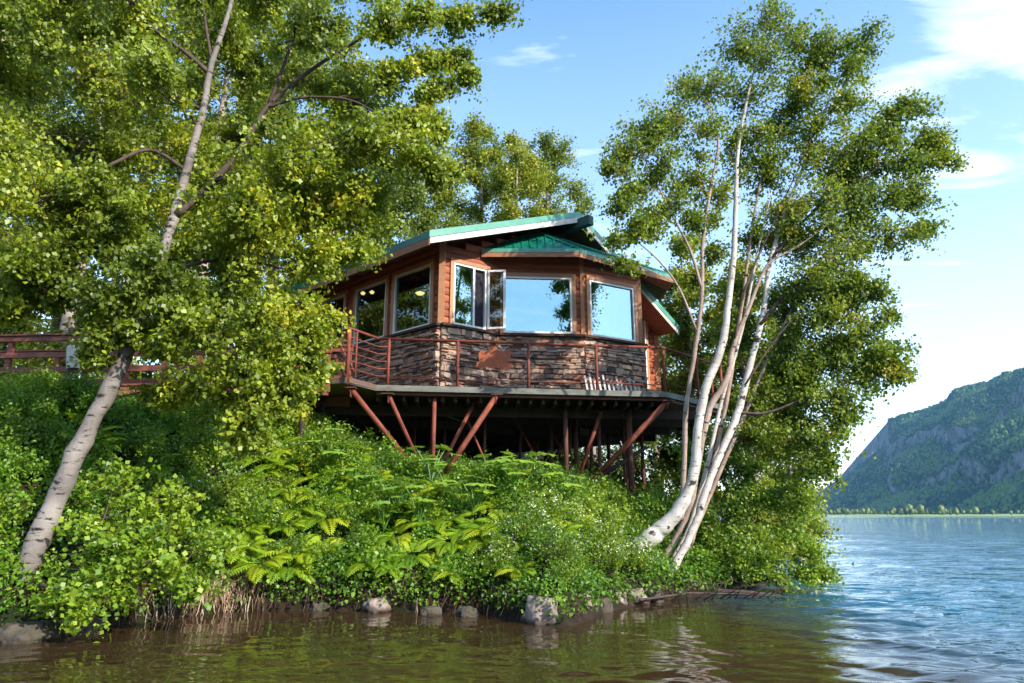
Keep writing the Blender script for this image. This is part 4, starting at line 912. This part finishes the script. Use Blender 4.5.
while k < 84 and tries < 5000:
    tries += 1; X_ = rf_.uniform(-5.2, 1.6); Y_ = rf_.uniform(10.6, 15.2); hh, ss = height(np.array([X_]), np.array([Y_]))
    if not (.25 < ss[0] < 3.4): continue
    if X_ > .2 and ss[0] < 1.2: continue
    if any((X_-a)**2+(Y_-b)**2 < .27**2 for a, b in placed): continue
    placed.append((X_, Y_)); zone = 'bright fern arching from the bank low above the water' if ss[0] < 1.2 else 'bright fern among the undergrowth halfway up the bank' if ss[0] < 2.3 else 'green fern on the upper bank just below the deck'
    place(fp, k, X_, Y_, .16, rf_.uniform(.62, .98), zone, 'fern', 'ferns on the bank, '+('lowest row' if ss[0] < 1.2 else 'middle' if ss[0] < 2.3 else 'upper'), tilt=.35); k += 1
for i in range(14):
    X_ = rf_.uniform(-10, -5.2); Y_ = rf_.uniform(11.3, 14.4); place(fp, i, X_, Y_, .12, rf_.uniform(.8, 1.1), 'fern in the leafy slope left of the leaning birch', 'fern', 'ferns on the left slope', tilt=.3)
# big-leaved cow parsnip
def lobed(r0, seed):
    r = random.Random(seed); pts = []; n = 28
    for i in range(n):
        a = -PI*.86+2*PI*.86*i/(n-1); rad = r0*(.62+.38*abs(math.cos(a*2.6)))*(1+r.uniform(-.1, .1)); pts.append((math.cos(a)*rad, math.sin(a)*rad))
    return pts
def parsnip_variant(seed):
    e = empty('cow_parsnip'); r = random.Random(seed); lm = MB(); stm = MB()
    for k in range(10):
        a = k*2.4+r.uniform(-.3, .3); L = r.uniform(.35, .75); rad = r.uniform(.12, .22); el = r.uniform(.7, 1.25)
        tip = Vector((math.cos(a)*math.cos(el), math.sin(a)*math.cos(el), math.sin(el)))*L; stm.tube([(0, 0, -.1), tip*.5+Vector((0, 0, .06)), tip], [.012, .009, .006], 5)
        pts = lobed(rad, seed*9+k); ca, sa = math.cos(a), math.sin(a); vs = [tip]
        for (u, v) in pts: vs.append(tip+Vector((ca*u-sa*v, sa*u+ca*v, -.35*abs(v)-.45*max(u, 0)+.04)))
        lm.add(vs, [(0, i, i+1) for i in range(1, len(pts))])
    o = lm.build('leaf', M['parsnip'], e)
    at = o.data.attributes.new('lv', 'FLOAT', 'FACE'); at.data.foreach_set('value', [r.uniform(.3, .9) for _ in o.data.polygons]); stm.build('stem', M['parsnip'], e); return e
pp = [parsnip_variant(200+i) for i in range(3)]
for i, (px, py, Yd) in enumerate(((432, 452, 13.9), (400, 470, 13.0), (448, 478, 13.2), (492, 468, 13.6), (515, 478, 13.2), (535, 470, 13.8), (420, 500, 12.6), (475, 500, 12.8), (385, 495, 12.6), (560, 485, 13.4), (360, 470, 13.3), (330, 460, 13.6))):
    q = P(px, py, Yd+.7); place(pp, i, q.x, q.y, .34, rf_.uniform(.9, 1.25), 'broad-leaved cow parsnip on the upper bank under the deck', 'plant', 'cow parsnips on the bank')
# leafy shrubs with stems
def shrub_variant(seed, mat, flowers=False, size=.06, r0=.55, n=42, nm='leafy_shrub'):
    e = empty(nm); r = np.random.RandomState(seed); m = MB(); lp = []; lc = []; fl = []
    for k in range(n):
        a = r.uniform(0, 6.28); el = r.uniform(.35, 1.4); L = r0*r.uniform(.7, 1.25); d = np.array([math.cos(a)*math.cos(el), math.sin(a)*math.cos(el), math.sin(el)])
        st = np.array([r.uniform(-.1, .1), r.uniform(-.1, .1), -.1]); tip = d*L; m.tube([st, (st+tip)/2+np.array([0, 0, .06]), tip], [.006, .004, .002], 3, False)
        t = r.uniform(.3, 1.02, 42)[:, None]; lp.append(st+(tip-st)*t+r.normal(size=(42, 3))*.055); lc.append(np.clip(r.normal(.5, .12)+r.normal(0, .15, 42), 0, 1))
        if flowers and r.uniform() < .45:
            for _ in range(5): fl.append(tip+r.normal(size=3)*.035+np.array([0, 0, .03]))
    m.build('stem', M['bark_dark'], e); v, q = leafgeo(np.vstack(lp), size, rs=r, up=.7, down=.1); npmesh('foliage', v, q, M[mat], e, attr=np.concatenate(lc))
    if fl:
        v, q = leafgeo(np.array(fl), .026, rs=r, up=1.5, down=0, width=.5); npmesh('blossom', v, q, M['flower'], e)
    return e
fs = [shrub_variant(300+i, 'leaf_bush', True, .045, nm='flowering_shrub') for i in range(2)]
for i, (px, py, Yd, sc) in enumerate(((500, 585, 10.7, .95), (530, 560, 11.2, 1.0), (560, 585, 10.3, .95), (545, 535, 12, 1.05), (590, 555, 11.3, 1.05), (610, 580, 11.2, .85), (575, 520, 12.3, 1.0), (625, 550, 11.9, .95), (605, 525, 12.4, 1.0), (640, 575, 12.0, .7))):
    q = P(px, py, Yd+1.25); place(fs, i, q.x, q.y, .18, sc, 'rounded shrub with tiny white blossoms above the shore boulders', 'shrub', 'white flowering shrubs on the bank')
for i, (px, py, Yd, sc) in enumerate(((230, 470, 12, 1), (270, 500, 11.8, .9), (190, 480, 11.4, .9), (215, 520, 10.9, .9))):
    q = P(px, py, Yd+1.25); place(fs, i, q.x, q.y, .12, sc, 'shrub with scattered white blossoms on the left slope', 'shrub', 'white flowering shrubs left of the ferns')
ls = [shrub_variant(320+i, 'leaf_bush', False, .062, .6) for i in range(2)]+[shrub_variant(330, 'under', False, .062, .6)]
rs_ = random.Random(17)
for i in range(64):
    for _ in range(60):
        X_ = rs_.uniform(-11, -2.2); Y_ = rs_.uniform(9.6, 15.6); ss = height(np.array([X_]), np.array([Y_]))[1][0]
        if .5 < ss < 6.5 and (X_ < -4.2 or ss > 2.2) and abs(X_/Y_+.57) > .035: break
    place(ls, i, X_, Y_, .1, rs_.uniform(.7, 1.15), 'green leafy shrub on the slope between the birch trunk and deck' if X_ > -6.2 else 'green leafy shrub on the slope below the boardwalk', 'shrub', 'shrubs between birch and deck' if X_ > -6.2 else 'shrubs below the boardwalk')
for i, (px, py, Yd, sc) in enumerate(((640, 500, 13.6, 1.0), (615, 490, 14.2, .9), (660, 480, 15.2, 1.1), (650, 450, 16.8, 1.1), (585, 495, 13.8, .9), (630, 520, 13.0, .8), (675, 440, 17.4, 1.2), (690, 480, 15.6, 1.1))):
    q = P(px, py, Yd+1.0); place(ls, i, q.x, q.y, .1, sc, 'green leafy shrub behind the curved birch base', 'shrub', 'shrubs right of the stilts')
for i in range(30):
    for _ in range(80):
        X_ = rs_.uniform(-3.0, 3.6); Y_ = rs_.uniform(12.5, 15.6); ss = height(np.array([X_]), np.array([Y_]))[1][0]
        if 1.6 < ss < 4.2: break
    place(ls, i, X_, Y_, .02, rs_.uniform(.45, .8), 'small leafy shrub on the crest of the bank in front of the stilts', 'shrub', 'low shrubs in front of the stilts')
for i, (px, Yd, sc) in enumerate(((520, 15.2, .7), (548, 15.1, .8), (572, 15.0, .85), (596, 15.1, .9), (618, 15.2, .95), (638, 15.4, 1.0), (584, 14.4, .8), (610, 14.4, .85), (560, 14.3, .75), (650, 16.4, 1.0), (605, 16.2, .8))):
    q = P(px, 480, Yd); place(ls, i, q.x, q.y, .12, sc*1.2, 'leafy shrub rising in front of the right-hand stilts', 'shrub', 'shrubs in front of the right-hand stilts')
for i in range(26):
    for _ in range(80):
        X_ = rs_.uniform(-4.6, 1.2); Y_ = rs_.uniform(10.6, 14.6); ss = height(np.array([X_]), np.array([Y_]))[1][0]
        if .3 < ss < 2.2: break
    place(ls, i, X_, Y_, .05, rs_.uniform(.5, .85), 'bushy green seedling shrub growing among the ferns', 'shrub', 'small shrubs among the ferns')
for i in range(12):
    place(ls, i, rs_.uniform(-4, 5), rs_.uniform(22, 25), .1, rs_.uniform(1.3, 2.0), 'dark shrub seen between the stilts behind the house', 'shrub', 'shrubs behind the stilts')
# ------------------------------------------------------------------ rocks
import bmesh
def rock(px, py, sx, sy, sz, seed, label):
    q = G(px, py, .02); bm = bmesh.new(); bmesh.ops.create_icosphere(bm, subdivisions=4, radius=1); of = Vector((seed*3.7, seed*1.3, 0))
    for v in bm.verts:
        d = v.co.normalized(); n1 = noise.noise(d*1.3+of); n2 = noise.noise(d*3+of); n3 = noise.noise(d*8+of)
        f = 1+.38*n1+.20*n2+.07*n3; c = d*f; c.z = min(c.z, .80+.1*n2); c.x = max(-.92, min(.95, c.x)); c += d*.07*n3
        v.co = Vector((c.x*sx, c.y*sy, c.z*sz))
    me = bpy.data.meshes.new('boulder'); bm.to_mesh(me); bm.free(); me.polygons.foreach_set('use_smooth', [True]*len(me.polygons))
    o = link('boulder', me, M['rock_dark' if 'dark' in label else 'rock']); o.location = (q.x, q.y+sy*.5, .02); o.rotation_euler = (0, 0, seed*.7); tag(o, label, 'rock', 'boulders along the waterline')
rock(545, 622, .34, .34, .40, 1, 'largest pale grey boulder below the flowering shrubs')
rock(579, 616, .17, .2, .38, 2, 'narrow upright pale boulder right of the largest boulder')
rock(600, 611, .19, .2, .24, 3, 'dark brown boulder right of the narrow upright one')
rock(617, 606, .2, .2, .27, 4, 'small tan boulder second from the right end of the row')
rock(636, 603, .22, .2, .28, 5, 'grey boulder at the right end of the boulder row')
rock(560, 618, .15, .16, .2, 12, 'small dark boulder tucked between the two pale ones')
rock(656, 601, .16, .16, .2, 13, 'dark small boulder beside the dead branch')
rock(526, 617, .16, .16, .16, 14, 'dark low boulder left of the largest boulder')
rock(590, 613, .12, .14, .16, 15, 'dark little boulder behind the narrow upright one')
rock(376, 611, .22, .2, .22, 6, 'pale low boulder beneath the ferns, left of the others')
rock(466, 615, .16, .15, .13, 7, 'small dark brown stone between the ferns and large boulder')
rock(318, 609, .17, .15, .13, 8, 'small dark stone under the roots left of the pale boulder')
rock(430, 614, .18, .15, .12, 9, 'flat dark brown stone at the waterline below the ferns')
rock(70, 632, .30, .3, .2, 10, 'dark mossy rock below the leaning birch')
rock(18, 640, .36, .3, .22, 11, 'dark mossy rock at the left edge of the water')
# fallen twigs at the right waterline
dt = empty('fallen_branch', G(690, 593, .1)); tag(dt, 'dark dead branch lying at the waterline below the alder', 'branch')
m = MB(); rq = random.Random(4)
for i in range(16):
    a = G(655+i*8, 597-i*.3, .08); b = a+Vector((rq.uniform(-.3, .9), rq.uniform(-.4, .2), rq.uniform(.0, .35))); m.tube([a-vz*.08, (a+b)/2+vz*.05, b], [.011, .008, .003], 5)
m.tube([G(640, 600, .1), G(690, 593, .1), G(740, 594, .05), G(790, 597, .02)], [.025, .02, .015, .006], 6); m.build('branch', M['bark_dark'], dt, True)

# ------------------------------------------------------------------ far hills
def hillmat(name, rocky=.5):
    m, nt, out = newmat(name); g_ = N(nt, 'ShaderNodeNewGeometry'); sep = N(nt, 'ShaderNodeSeparateXYZ'); nt.links.new(g_.outputs['True Normal'], sep.inputs[0])
    n = noisen(nt, .012, 6, .6, objco(nt)); n2 = noisen(nt, .06, 5, .65, objco(nt, (1, 1, .35)))
    forest = ramp(nt, n, [(.3, (.008, .03, .014)), (.7, (.025, .06, .02))]); rk_ = ramp(nt, n2, [(.35, (.02, .024, .028)), (.72, (.24, .22, .21))])
    f = ramp(nt, math2(nt, 'ADD', sep.outputs[2], math2(nt, 'MULTIPLY', n, .3)), [(rocky, (1, 1, 1)), (rocky+.12, (0, 0, 0))])
    principled(nt, out, mixc(nt, f, forest, rk_), .95, 0, .1); return m
def interp(px, tab): return np.interp(px, [a for a, b in tab], [b for a, b in tab])
prof = [(798, 513), (804, 511), (838, 489), (857, 466), (872, 456), (880, 449), (885, 441), (888, 419), (918, 411), (946, 400), (953, 389), (986, 381), (1005, 373), (1024, 368), (1080, 350), (1160, 335), (1300, 350), (1500, 390)]
prof = [(a, b+1.5) for a, b in prof]
nu, nv = 360, 110
U = np.linspace(800, 1500, nu); Vv = np.linspace(0, 1, nv)
elev = [(ray(u, 515).y, ray(u, interp(u, prof))) for u in U]
rn = np.random.RandomState(2)
noise_prof = lambda u: 2.2*noise.noise(Vector((u*.13, 1, 2)))+1.2*noise.noise(Vector((u*.4, 5, 2)))
def nz(p, sc, o=0): return noise.noise(Vector((p[0]*sc+o, p[1]*sc, p[2]*sc)))
pts = np.zeros((nv, nu, 3)); Yf, Yr = 1500.0, 2150.0
for i, u in enumerate(U):
    d = ray(u, float(interp(u, prof))+noise_prof(u)*min(1, max(0, (u-806)/20))); tz = d.z/d.y; tx = d.x/d.y; Yf = float(np.interp(u, [800, 1024, 1500], [2350, 1250, 620])); Yr = Yf+1000; zr = CZ+tz*Yr
    for j, v in enumerate(Vv):
        Yp = Yf+(Yr-Yf)*v; f = .50*v+.13*float(sm(np.array((v-.22)/.08)))+.14*float(sm(np.array((v-.55)/.07)))+.23*v**2
        w = nz((tx*Yr, Yp*.9, 0), .0055, 5)*1.0+nz((tx*Yr, Yp, 0), .02, 9)*.3
        f = f+.16*w*math.sin(PI*min(v*1.0, 1))
        z = max(f, 0)*zr if v < 1 else zr
        X_ = tx*Yp+18*nz((tx*Yr, z, Yp), .02)*math.sin(PI*v); pts[j, i] = (X_, Yp+30*nz((tx*Yr, z, 3), .015)*math.sin(PI*v), z-2*(1-v))
back_ = pts[-1].copy(); back_[:, 1] += 900; back_[:, 2] = -5; pts = np.concatenate([pts, back_[None]])
idx = np.arange(pts.shape[0]*nu).reshape(-1, nu); Q = np.stack([idx[:-1, :-1], idx[:-1, 1:], idx[1:, 1:], idx[1:, :-1]], -1).reshape(-1, 4)
tag(npmesh('mountain', pts.reshape(-1, 3), Q, hillmat('wooded_cliff', .55), smooth=True), kind='structure')
# forest on it
def forest(name, src, n, seed, hmin, hmax, mat, label):
    r = np.random.RandomState(seed); a = r.uniform(0, src.shape[0]-2.01, n); b = r.uniform(0, src.shape[1]-1.01, n); ia, ib = a.astype(int), b.astype(int); fa, fb = (a-ia)[:, None], (b-ib)[:, None]
    p00, p01, p10 = src[ia, ib], src[ia, ib+1], src[ia+1, ib]; p = p00+(p01-p00)*fb+(p10-p00)*fa
    nn = np.cross(p01-p00, p10-p00); nn = nn/np.maximum(np.linalg.norm(nn, axis=1, keepdims=True), 1e-6); steep = np.abs(nn[:, 2])
    k = (r.uniform(0, 1, n) < np.clip((steep-.42)*3.5, .04, 1)) & (p[:, 2] > .5)
    if 'shoreline' in name: hmax = 16; w_ = np.sin(p[:, 0]*.031)+np.sin(p[:, 0]*.0127+1)+.7*np.sin(p[:, 0]*.083); k &= ((w_ > .1) & (r.uniform(0, 1, n) < .55)) | (r.uniform(0, 1, n) < .12)
    p = p[k]; n = len(p); hgt = hmin+(hmax-hmin)*r.uniform(0, 1, n)**1.8*(.7+.5*np.sin(p[:, 0]*.021)*np.sin(p[:, 0]*.0083+2)); con = r.uniform(0, 1, n) < .3
    vs = np.empty((n, 10, 3)); wd = np.where(con, hgt*.2, hgt*.42)
    for j in range(4):
        an = j*PI/2+r.uniform(0, .8, n); w1 = wd*r.uniform(.75, 1.2, n)
        vs[:, j] = p+np.stack([np.cos(an)*w1, np.sin(an)*w1, np.where(con, hgt*.12, hgt*.35)], -1); w2 = wd*np.where(con, .45, .75)*r.uniform(.8, 1.2, n)
        vs[:, 4+j] = p+np.stack([np.cos(an+.4)*w2, np.sin(an+.4)*w2, np.where(con, hgt*.6, hgt*.78)], -1)
    vs[:, 8] = p+np.stack([0*hgt, 0*hgt, hgt], -1); vs[:, 9] = p-np.array([0, 0, 1.])
    fq = []
    for j in range(4):
        k2 = (j+1) % 4; fq += [(j, k2, 4+k2, 4+j), (4+j, 4+k2, 8, 8), (k2, j, 9, 9)]
    tri = np.array([(a_, b_, c_) for q in fq for (a_, b_, c_) in ([(q[0], q[1], q[2]), (q[0], q[2], q[3])] if q[2] != q[3] else [(q[0], q[1], q[2])])])
    T_ = (np.arange(n)[:, None, None]*10+tri[None]).reshape(-1, 3); lv = np.repeat(np.where(con, r.uniform(0, .3, n), r.uniform(.2, 1, n)), len(tri))
    o = npmesh(name, vs.reshape(-1, 3), T_, mat, attr=lv); tag(o, label, 'forest', kind='stuff')
hf = leafmat('hillside_tree', (.002, .014, .009), (.010, .044, .018), (.11, .18, .04), transl=.1, clump=.006, gloss=.01)
sf = leafmat('lakeshore_tree', (.05, .09, .025), (.12, .17, .04), (.2, .25, .06), transl=.2, clump=.02, gloss=.02)
forest('hillside_forest', pts[:-1, :int(nu*.45)], 90000, 3, 5, 17, hf, 'dense forest of small trees covering the mountain across the lake')
# far shore strip
sx_ = np.linspace(300, 2600, 220); st = np.zeros((6, 220, 3))
for j, (yo, zo) in enumerate(((0, -.5), (6, 1.2), (40, 2.0), (80, 2.6), (110, 3), (140, 1))):
    st[j] = np.stack([sx_, 1090+yo+10*np.sin(sx_*.01)+0*sx_, zo+.5*np.sin(sx_*.07)], -1)
idx = np.arange(6*220).reshape(6, 220); Q = np.stack([idx[:-1, :-1], idx[:-1, 1:], idx[1:, 1:], idx[1:, :-1]], -1).reshape(-1, 4)
tag(npmesh('far_shore', st.reshape(-1, 3), Q, simple('reed_bed', (.16, .22, .07), (.26, .32, .12), .05, .9), smooth=True), kind='structure')
forest('shoreline_trees', np.stack([st[2], st[3], st[4], st[5]])[:, :], 2300, 8, 4, 20, sf, 'paler trees along the far shore below the mountain')
# distant ridge and the wooded hills behind the camera (mirrored in the windows)
def ridge(name, pr, Y0, mat, px0, px1, sign=1, depth=600):
    n = 160; U = np.linspace(px0, px1, n); rows = []
    for v, ff in ((0, 0), (.25, .22), (.5, .55), (.75, .8), (1, 1), (2, -.02)):
        row = []
        for u in U:
            d = ray(u, float(interp(u, pr))); z = CZ+d.z/d.y*Y0+14*noise.noise(Vector((u*.09, 0, sign)))
            Yp = Y0+depth*(v-1); row.append((d.x/d.y*Y0, sign*Yp, max(z, 2)*ff+(6*noise.noise(Vector((u*.11, v*3, 1))) if 0 < v < 1 else 0)-1))
        rows.append(row)
    a = np.array(rows); idx = np.arange(6*n).reshape(6, n); Q = np.stack([idx[:-1, :-1], idx[:-1, 1:], idx[1:, 1:], idx[1:, :-1]], -1).reshape(-1, 4)
    tag(npmesh(name, a.reshape(-1, 3), Q, mat, smooth=True), kind='structure'); return a
hm = hillmat('distant_slope', .3)
ridge('distant_hill', [(640, 508), (740, 497), (790, 500), (800, 499), (840, 503), (900, 509)], 3300, hm, 640, 900)
bh = ridge('hills', [(-900, 450), (-300, 430), (0, 395), (250, 350), (400, 365), (470, 335), (520, 318), (560, 316), (610, 335), (680, 362), (800, 390), (1024, 425), (1500, 450), (2200, 470)], 1300, hm, -900, 2200, -1, 500)
forest('opposite_forest', bh[:5], 9000, 9, 14, 30, hf, 'forest on the hills of the opposite shore')
# ------------------------------------------------------------------ haze
def hazebox():
    m = MB(); m.box((0, 1000, 300), (3500, 0, 0), (0, 3000, 0), (0, 0, 330)); 
    mt, nt, out = newmat('haze_air'); v = N(nt, 'ShaderNodeVolumePrincipled'); v.inputs['Density'].default_value = HAZE; v.inputs['Color'].default_value = (.30, .66, 1, 1); v.inputs['Anisotropy'].default_value = .2
    nt.links.new(v.outputs[0], out.inputs['Volume']); o = m.build('haze', mt); tag(o, 'thin blue haze in the air over the lake', 'haze', kind='stuff')
HAZE = .00007
hazebox()
# ------------------------------------------------------------------ sky, sun, camera
SUN_EL, SUN_AZ = math.radians(32), math.radians(50)       # azimuth measured from behind the camera towards the right
sdir = Vector((math.sin(SUN_AZ)*math.cos(SUN_EL), -math.cos(SUN_AZ)*math.cos(SUN_EL), math.sin(SUN_EL)))
w = bpy.data.worlds.new('World'); SC.world = w; w.use_nodes = True; nt = w.node_tree
bg = nt.nodes['Background']; sky = nt.nodes.new('ShaderNodeTexSky'); sky.sky_type = 'NISHITA'; sky.sun_disc = False
sky.sun_elevation = SUN_EL; sky.sun_rotation = math.atan2(sdir.x, sdir.y); sky.air_density = 1.1; sky.dust_density = .6; sky.ozone_density = 1.3
tc = nt.nodes.new('ShaderNodeTexCoord'); sep = nt.nodes.new('ShaderNodeSeparateXYZ'); nt.links.new(tc.outputs['Generated'], sep.inputs[0])
den = math2(nt, 'ADD', sep.outputs[2], .12); cx = math2(nt, 'DIVIDE', sep.outputs[0], den); cy = math2(nt, 'DIVIDE', sep.outputs[1], den)
cmb = nt.nodes.new('ShaderNodeCombineXYZ'); nt.links.new(cx, cmb.inputs[0]); nt.links.new(cy, cmb.inputs[1])
mp = nt.nodes.new('ShaderNodeMapping'); mp.inputs['Rotation'].default_value = (0, 0, math.radians(52)); mp.inputs['Scale'].default_value = (1.1, 3.2, 1); mp.inputs['Location'].default_value = (3.3, 1.1, 0); nt.links.new(cmb.outputs[0], mp.inputs[0])
cn = noisen(nt, 1.7, 10, .60, mp.outputs[0], .6)
def blobmask(px_, py_, rad):
    v = nt.nodes.new('ShaderNodeVectorMath'); v.operation = 'DISTANCE'; v.inputs[1].default_value = (px_, py_, 0); nt.links.new(cmb.outputs[0], v.inputs[0])
    return ramp(nt, math2(nt, 'DIVIDE', v.outputs['Value'], rad), [(0, (1, 1, 1)), (1, (0, 0, 0))])
mk = math2(nt, 'ADD', math2(nt, 'MULTIPLY', blobmask(.86, 1.02, .40), .28), math2(nt, 'MULTIPLY', blobmask(1.12, 1.28, .5), .14))
mk = math2(nt, 'ADD', mk, math2(nt, 'MULTIPLY', math2(nt, 'MAXIMUM', math2(nt, 'MULTIPLY', sep.outputs[1], -1.0), 0.0), .10))
cc = math2(nt, 'ADD', cn, mk)
cf = ramp(nt, cc, [(.60, (0, 0, 0)), (.92, (.85, .85, .85))])
hz = ramp(nt, sep.outputs[2], [(.0, (1, 1, 1)), (.14, (.60, .60, .60)), (.38, (.25, .25, .25)), (.7, (0, 0, 0))])
hs = nt.nodes.new('ShaderNodeHueSaturation'); hs.inputs['Saturation'].default_value = 1.22; hs.inputs['Value'].default_value = 1.3; nt.links.new(sky.outputs[0], hs.inputs['Color'])
skyc = mixc(nt, math2(nt, 'MULTIPLY', hz, .7), hs.outputs[0], (6.4, 7.3, 8.4))
col = mixc(nt, cf, skyc, (7.4, 7.7, 8.2)); nt.links.new(col, bg.inputs[0]); bg.inputs[1].default_value = .15
sl_ = bpy.data.lights.new('sun', 'SUN'); sl_.energy = 4.0; sl_.angle = math.radians(.6); sl_.color = (1, .91, .78)
so = bpy.data.objects.new('sun', sl_); COL.objects.link(so); so.rotation_euler = (-sdir).to_track_quat('-Z', 'Y').to_euler()
cam = bpy.data.cameras.new('camera'); co_ = bpy.data.objects.new('camera', cam); COL.objects.link(co_); co_.location = (0, 0, CZ); co_.rotation_euler = (PI/2+PITCH, 0, 0)
cam.sensor_width = 36; cam.lens = F_/W_*36; cam.clip_start = .1; cam.clip_end = 12000; SC.camera = co_
SC.view_settings.view_transform = 'Standard'; SC.view_settings.look = 'None'; SC.view_settings.gamma = 1; SC.view_settings.exposure = 1.0
SC.cycles.use_denoising = True; SC.cycles.max_bounces = 8; SC.cycles.transparent_max_bounces = 12; SC.cycles.volume_bounces = 0; SC.cycles.diffuse_bounces = 3; SC.cycles.glossy_bounces = 3
SC.cycles.caustics_reflective = False; SC.cycles.sample_clamp_indirect = 6
